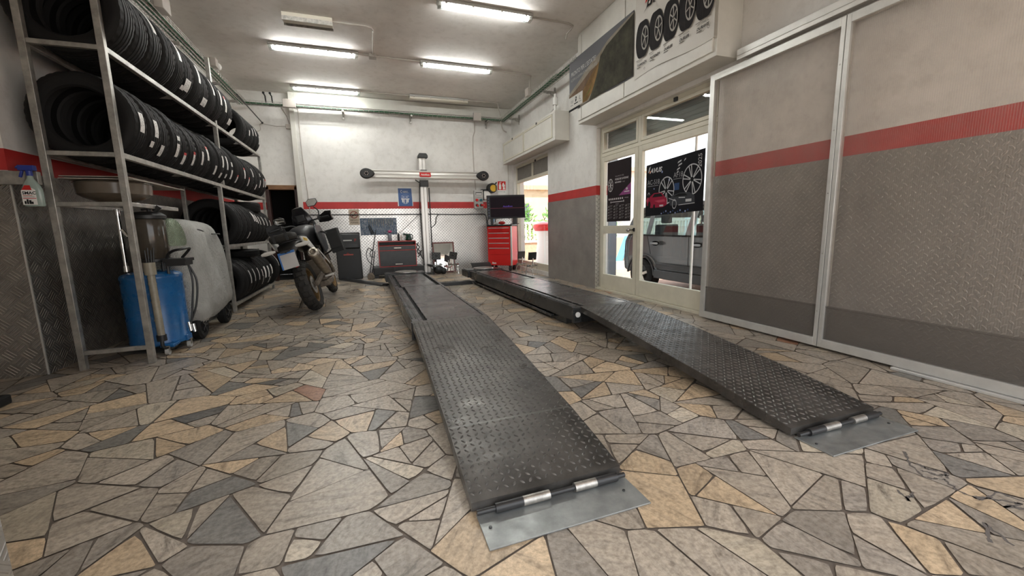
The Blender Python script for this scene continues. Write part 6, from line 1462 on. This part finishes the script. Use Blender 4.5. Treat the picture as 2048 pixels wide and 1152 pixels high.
# roof shell, pillars as solid side frames
mb.loft([[ (X0c+inx*((p[1]-.97)/.6)+.01, p[0], p[1]) for p in gh[1:6]],[ (X0c+inx*((p[1]-.97)/.6)+.04, p[0], p[1]+.02) for p in gh[1:6]],[ (X1c-inx*((p[1]-.97)/.6)-.04, p[0], p[1]+.02) for p in gh[1:6]],[ (X1c-inx*((p[1]-.97)/.6)-.01, p[0], p[1]) for p in gh[1:6]]],caps=False,closed=False)
for xs,sg in ((X0c,1),(X1c,-1)):
    def sp(y,z): return (xs+sg*(inx*((z-.97)/.6)+.012),y,z)
    for (ya,za,yb_,zb,wd) in ((6.66,1.0,6.50,1.46,.16),(6.12,1.0,6.10,1.53,.10),(5.14,.98,5.08,1.555,.12),(3.80,.98,4.60,1.50,.07),(6.50,1.49,4.62,1.53,.07)):
        mb.bar(sp(ya,za),sp(yb_,zb),.03,wd,up=(sg,0,0) if 0 else (0,0,1))
mb.build('roof_and_pillars',cm,car,bevel=.01)
mb = MB()
for xs,sg in ((X0c,1),(X1c,-1)):
    def sp(y,z): return (xs+sg*(inx*((z-.97)/.6)+.02),y,z)
    mb.add([sp(6.66,.99),sp(3.78,.97),sp(4.6,1.5),sp(5.1,1.55),sp(6.1,1.53),sp(6.5,1.46)],[(0,1,2,3,4,5)])
mb.add([(X0c+.08,6.70,1.0),(X1c-.08,6.70,1.0),(X1c-.16,6.50,1.46),(X0c+.16,6.50,1.46)],[(0,1,2,3)])
mb.build('windows',M['carglass'],car,smooth=0)
mb = MB()
for yc in (5.0,6.02): 
    for xc in (5.15,6.1): mb.box(xc-.22,xc+.22,yc-.03,yc+.1,.75,1.18); mb.box(xc-.1,xc+.1,yc,yc+.09,1.2,1.36)
mb.build('seats',pm('seat_fabric',(.05,.048,.045),.8),car,bevel=.03)
for yc,lb in ((5.90,0),(4.93,1)):
    mb = MB(); mb.loft([[ (X0c-.004-.0*k, yc+.105*math.cos(a)*q, .83+.045*math.sin(a)*q+ZG*0) for a in [2*PI*i/20 for i in range(20)]] for k,q in ((0,1),(1,.97))]); mb.prism(rrect(yc-.10,yc+.10,.81,.85,.018),'x',X0c-.035,X0c-.012); mb.build('door_handle',pm('chrome_handle',(.4,.42,.43),.2,.8),car,bevel=.006)
mb = MB()
for ya,za,yb_,zb in ((5.11,.96,5.10,.30),(6.12,.97,6.02,.62),(5.11,.30,4.0,.30),(5.10,.32,5.85,.32)): mb.bar((X0c-.001,ya,za),(X0c-.001,yb_,zb),.006,.008)
mb.bar((X0c-.004,6.66,.985),(X0c-.004,3.8,.965),.012,.03); mb.build('door_seams',M['rampgap'],car,smooth=0)
mb = MB(); mb.box(X0c-.02,X0c+.01,3.98,5.90,.17,.33); mb.box(X0c-.006,X0c+.01,4.0,5.88,.36,.46); mb.build('sill_trim',M['blackm'],car,bevel=.008)
for nm,yc in (('rear_wheel',wheelR),('front_wheel',wheelF)):
    for xs in (X0c+.1,X1c-.1):
        mb = MB(); Mw=Matrix.Translation((xs,yc,.20))@Matrix.Rotation(PI/2,4,'Y'); mb.lathe([(.20,-.1),(.29,-.105),(.32,-.085),(.32,.085),(.29,.105),(.20,.1)],40,0,Mw,closed=True); mb.lathe([(.19,-.09),(.205,-.10),(.205,.1),(.19,.09)],36,1,Mw,closed=True); mb.cyl((xs-.05,yc,.20),(xs+.05,yc,.20),.05,n=16,mi=1)
        s=-1 if xs<5.6 else 1
        for q in range(5):
            a=q*2*PI/5+.3; mb.bar((xs+s*.075,yc+.03*math.cos(a),.20+.03*math.sin(a)),(xs+s*.085,yc+.195*math.cos(a),.20+.195*math.sin(a)),.05,.02,mi=1,up=(1,0,0))
        mb.cyl((xs-.02,yc,.20),(xs+.02,yc,.20),.19,n=24,mi=2)
        mb.build('wheel',[M['rubber'],M['satin'],M['blackm']],car)
mb = MB(); mb.prism(arch(wheelR,.40,.21)+arch(wheelR,.365,.21)[::-1],'x',X0c-.012,X0c+.02); mb.prism(arch(wheelF,.40,.21)+arch(wheelF,.365,.21)[::-1],'x',X0c-.012,X0c+.02); mb.build('arch_trim',M['blackm'],car)
car.location.z = ZG; car.scale.z = .93
# outside fence wall, railing, plants, buildings
t = thing('garden_wall','low beige wall topped by a white lattice railing beyond the parking yard','wall',(8,14,ZG))
mb = MB(); mb.box(4.0,20,14.0,14.2,ZG,.42); mb.box(4.0,20,13.96,14.24,.42,.50,1); mb.build('masonry',[pm('beige_masonry',(.50,.39,.27),.8,var=.2,vs=10),M['wall']],t,smooth=0)
mb = MB()
for i in range(100): mb.box(4.1+i*.16,4.14+i*.16,14.08,14.12,.50,1.12)
mb.box(4.0,20,14.06,14.14,1.12,1.18); mb.build('railing',M['white'],t,smooth=0)
t = thing('yard_fence','white picket railing behind the parked car across the yard','fence',(14,6,ZG))
mb = MB()
for i in range(100): mb.box(13.5,13.54,-4+i*.18,-3.94+i*.18,.3,1.25)
mb.box(13.5,13.54,-4,14,1.2,1.27); mb.box(13.5,13.54,-4,14,.3,.36); mb.build('pickets',M['white'],t,smooth=0)
mb = MB(); mb.box(13.45,13.6,-4,14,ZG,.3); mb.build('plinth',pm('yard_plinth',(.5,.45,.38),.8),t,smooth=0)
def shrub(loc, r, h, lab, seed):
    rs=random.Random(seed); mb=MB()
    for i in range(420):
        a=rs.uniform(0,2*PI); e=rs.uniform(-.6,1); rr_=r*rs.uniform(.55,1.05)
        p=Vector((loc[0]+rr_*math.cos(a)*math.sqrt(max(0,1-e*e*.8)),loc[1]+rr_*math.sin(a)*math.sqrt(max(0,1-e*e*.8)),loc[2]+h*(.5+.5*e)))
        d=Vector((rs.uniform(-1,1),rs.uniform(-1,1),rs.uniform(-.3,1))).normalized(); u=d.orthogonal().normalized(); s=r*.14
        mb.add([p,p+d*s+u*s*.4,p+d*s*2,p+d*s-u*s*.4],[(0,1,2,3)])
    t=thing('shrub',lab,'shrub',loc,'green shrubs outside'); mb.build('foliage',pm('leaf_green',(.12,.26,.05),.6,var=.4,vs=3),t,smooth=0,fix=False)
    mb=MB(); mb.cyl(loc,(loc[0],loc[1],loc[2]+h*.6),.06,n=8); mb.build('stem',M['wood'],t)
for i,(x,y,r,h) in enumerate(((5.6,15.2,.8,2.1),(7.5,15.4,.85,1.9),(9.6,15.6,.9,2.2))): shrub((x,y,ZG),r,h,['leafy shrub behind the lattice railing, leftmost through the far window','leafy shrub behind the lattice railing, middle of three','leafy shrub behind the lattice railing, rightmost of three'][i],20+i)
for i,(x,y,r,h) in enumerate(((15.3,6.0,1.2,2.0),(15.4,8.6,1.2,2.1))): shrub((x,y,ZG),r,h,['shrub beyond the picket fence, behind the front of the parked car','shrub beyond the picket fence, behind the rear of the parked car'][i],40+i)
def house(lab,x0,x1,y0,y1,h,col,seed):
    t=thing('house',lab,'building',((x0+x1)/2,(y0+y1)/2,ZG),'pale houses across the street')
    mb=MB(); mb.box(x0,x1,y0,y1,ZG,h); mb.build('wall',pm('house_plaster',col,.8,var=.08,vs=1),t,smooth=0)
    mb=MB(); mb.box(x0-.2,x1+.2,y0-.2,y1+.2,h,h+.25); mb.build('roof',pm('house_roof',(.5,.36,.26),.8),t,smooth=0)
    k=0; xx=x0+.7
    while xx<x1-1:
        mb=MB(); mb.box(xx,xx+.7,y0-.03,y0,h*.4,h*.75); w_=mb.build('window',pm('house_window',(.12,.14,.16),.2),t,smooth=0); xx+=1.9
    return t
house('cream house with flat roof seen through the far window',7.5,13.5,22,28,3.1,(.62,.52,.36),1)
house('white taller house further right across the street',15,22,24,30,4.6,(.66,.62,.55),2)
house('low ochre house seen left in the far window',3.2,6.8,27,32,3.6,(.60,.46,.28),3)
mb = MB(); mb.cyl((6.3,19,ZG),(6.3,19,6.5),.07,n=12); mb.bar((6.3,19,5.6),(7.2,19,5.6),.05); tag(mb.build('street_pole',M['greyp']),'thin grey street pole beyond the far window','pole')
t = thing('tv_antenna','thin rooftop antenna on a mast visible above the black wheel poster','antenna',(12.5,15.4,0))
mb = MB(); mb.cyl((12.5,15.4,ZG),(12.5,15.4,6.6),.035,n=8); mb.build('mast',M['greyp'],t)
mb = MB(); mb.bar((11.5,15.4,5.7),(13.6,15.4,5.9),.04)
for i in range(6): mb.bar((11.7+i*.35,15.0,5.72+i*.03),(11.7+i*.35,15.8,5.72+i*.03),.025)
mb.build('aerial',M['greyp'],t)
# machine outside far window
t = thing('vacuum_machine','red and white machine with a looping hose standing outside the far window','machine',(4.9,10.6,ZG))
mb = MB(); mb.loft([[(4.55,10.3,z) if 0 else (4.85+.32*s*math.cos(a),10.7+.28*s*math.sin(a),z) for a in [2*PI*i/20 for i in range(20)]] for z,s in ((ZG,1),(.2,1),(.5,.85),(.8,.9),(1.0,1.05),(1.05,.9))]); mb.build('drum',M['white'],t)
mb = MB(); mb.loft([[(4.85+.34*s*math.cos(a),10.7+.30*s*math.sin(a),z) for a in [2*PI*i/20 for i in range(20)]] for z,s in ((.88,1.0),(.98,1.15),(1.06,1.1),(1.12,.6))]); mb.box(5.15,5.35,10.45,10.75,ZG,.8); mb.build('red_hood',M['redenamel'],t,bevel=.01)
mb = MB(); mb.tube(spline([(4.95,10.35,.95),(5.2,10.3,.9),(5.25,10.3,.4),(5.05,10.3,.0),(5.4,10.3,-.02),(5.6,10.3,.3),(5.45,10.35,.55)]),.02,8); mb.build('hose',M['greyp'],t)
t = thing('yellow_panel','yellow upright panel beside the red and white machine outside','panel',(6.1,11.2,ZG))
mb = MB(); mb.box(5.75,6.35,11.15,11.22,ZG,.95); mb.build('panel',pm('yellow_paint',(.7,.55,.12),.5),t,bevel=.01)
mb = MB(); mb.box(5.72,6.38,11.12,11.15,.2,.25); mb.box(5.72,6.38,11.12,11.15,.7,.75); mb.build('bands',M['white'],t)
mb = MB(); mb.bar((7.45,10.95,ZG),(8.02,11.25,.62),.22,.06); tag(mb.build('blue_board',pm('light_blue_paint',(.10,.40,.68),.5),bevel=.006),'light blue slanted board leaning outside, seen through the lower left door glass','board')
mb = MB(); mb.box(8.0,8.2,10.6,11.9,ZG,.6); tag(mb.build('yard_block',pm('block_plaster',(.62,.55,.46),.8),bevel=.01),'pale low block in the yard that carries the light blue board','block')
mb = MB(); mb.box(4.25,4.42,6.55,6.72,ZG,3.0); mb.box(4.23,4.25,6.60,6.67,ZG,3.0); tag(mb.build('awning_post',pm('blue_grey_paint',(.30,.34,.38),.4),bevel=.006),'blue-grey steel post just outside the left door leaf','post')
mb = MB(); mb.cyl((3.78,3.98,ZG),(3.78,3.98,2.2),.016,n=12); tag(mb.build('door_pole',M['white']),'thin white pole standing outside right behind the door glass','pole')
mb = MB(); mb.box(XR+.22,9,9.42,9.6,ZG,.0); tag(mb.build('kerb',pm('kerb_stone',(.5,.46,.42),.8)),'low pale kerb outside beneath the far window','kerb')

# ------------------------------------------------------------------ camera, sky, sun
cam = bpy.data.cameras.new('camera'); cob = link(bpy.data.objects.new('camera',cam)); S.camera = cob
fpx = 805.0
dY = Vector((-289,-115,805)).normalized(); dZ = Vector((122,5368,805)); dZ = (dZ-dY*dZ.dot(dY)).normalized()
dX = dZ.cross(dY)
if dX.x < 0: dX = -dX
# columns: camera axes (x right, y up, z back) in world coordinates
ax = Vector((dX.x,dY.x,-dZ.x)); ay = -Vector((dX.y,dY.y,-dZ.y)); az = -Vector((dX.z,dY.z,-dZ.z))
cob.matrix_world = Matrix(((ax.x,ay.x,az.x,0),(ax.y,ay.y,az.y,0),(ax.z,ay.z,az.z,1.0),(0,0,0,1)))
cam.sensor_fit = 'HORIZONTAL'; cam.sensor_width = 36; cam.lens = fpx/2048*36; cam.clip_start = .02; cam.clip_end = 200
wd = bpy.data.worlds.new('sky'); S.world = wd; wd.use_nodes = True; t = wd.node_tree; bg = t.nodes['Background']
co = N(t,'ShaderNodeTexCoord').outputs['Generated']; sx = N(t,'ShaderNodeSeparateXYZ'); t.links.new(co,sx.inputs[0])
t.links.new(ramp(t,sx.outputs[2],[(0,(.92,.90,.88)),(.12,(.88,.89,.90)),(.5,(.78,.82,.87)),(1,(.66,.73,.82))]),bg.inputs[0]); bg.inputs[1].default_value = SKY
sun = bpy.data.lights.new('sun','SUN'); sun.energy = SUN; sun.angle = math.radians(.6); sun.color = (1,.95,.88)
so = link(bpy.data.objects.new('sun',sun)); so.rotation_euler = Vector((.12,.42,-.88)).to_track_quat('-Z','Y').to_euler()
S.view_settings.view_transform = 'Standard'; S.view_settings.look = 'None'; S.view_settings.gamma = 1; S.view_settings.use_curve_mapping = False
S.view_settings.exposure = EXPO
cy = S.cycles
cy.max_bounces = 10; cy.diffuse_bounces = 6; cy.glossy_bounces = 4; cy.transmission_bounces = 8; cy.transparent_max_bounces = 16
cy.use_denoising = True; cy.sample_clamp_indirect = 6; cy.caustics_reflective = False; cy.caustics_refractive = False
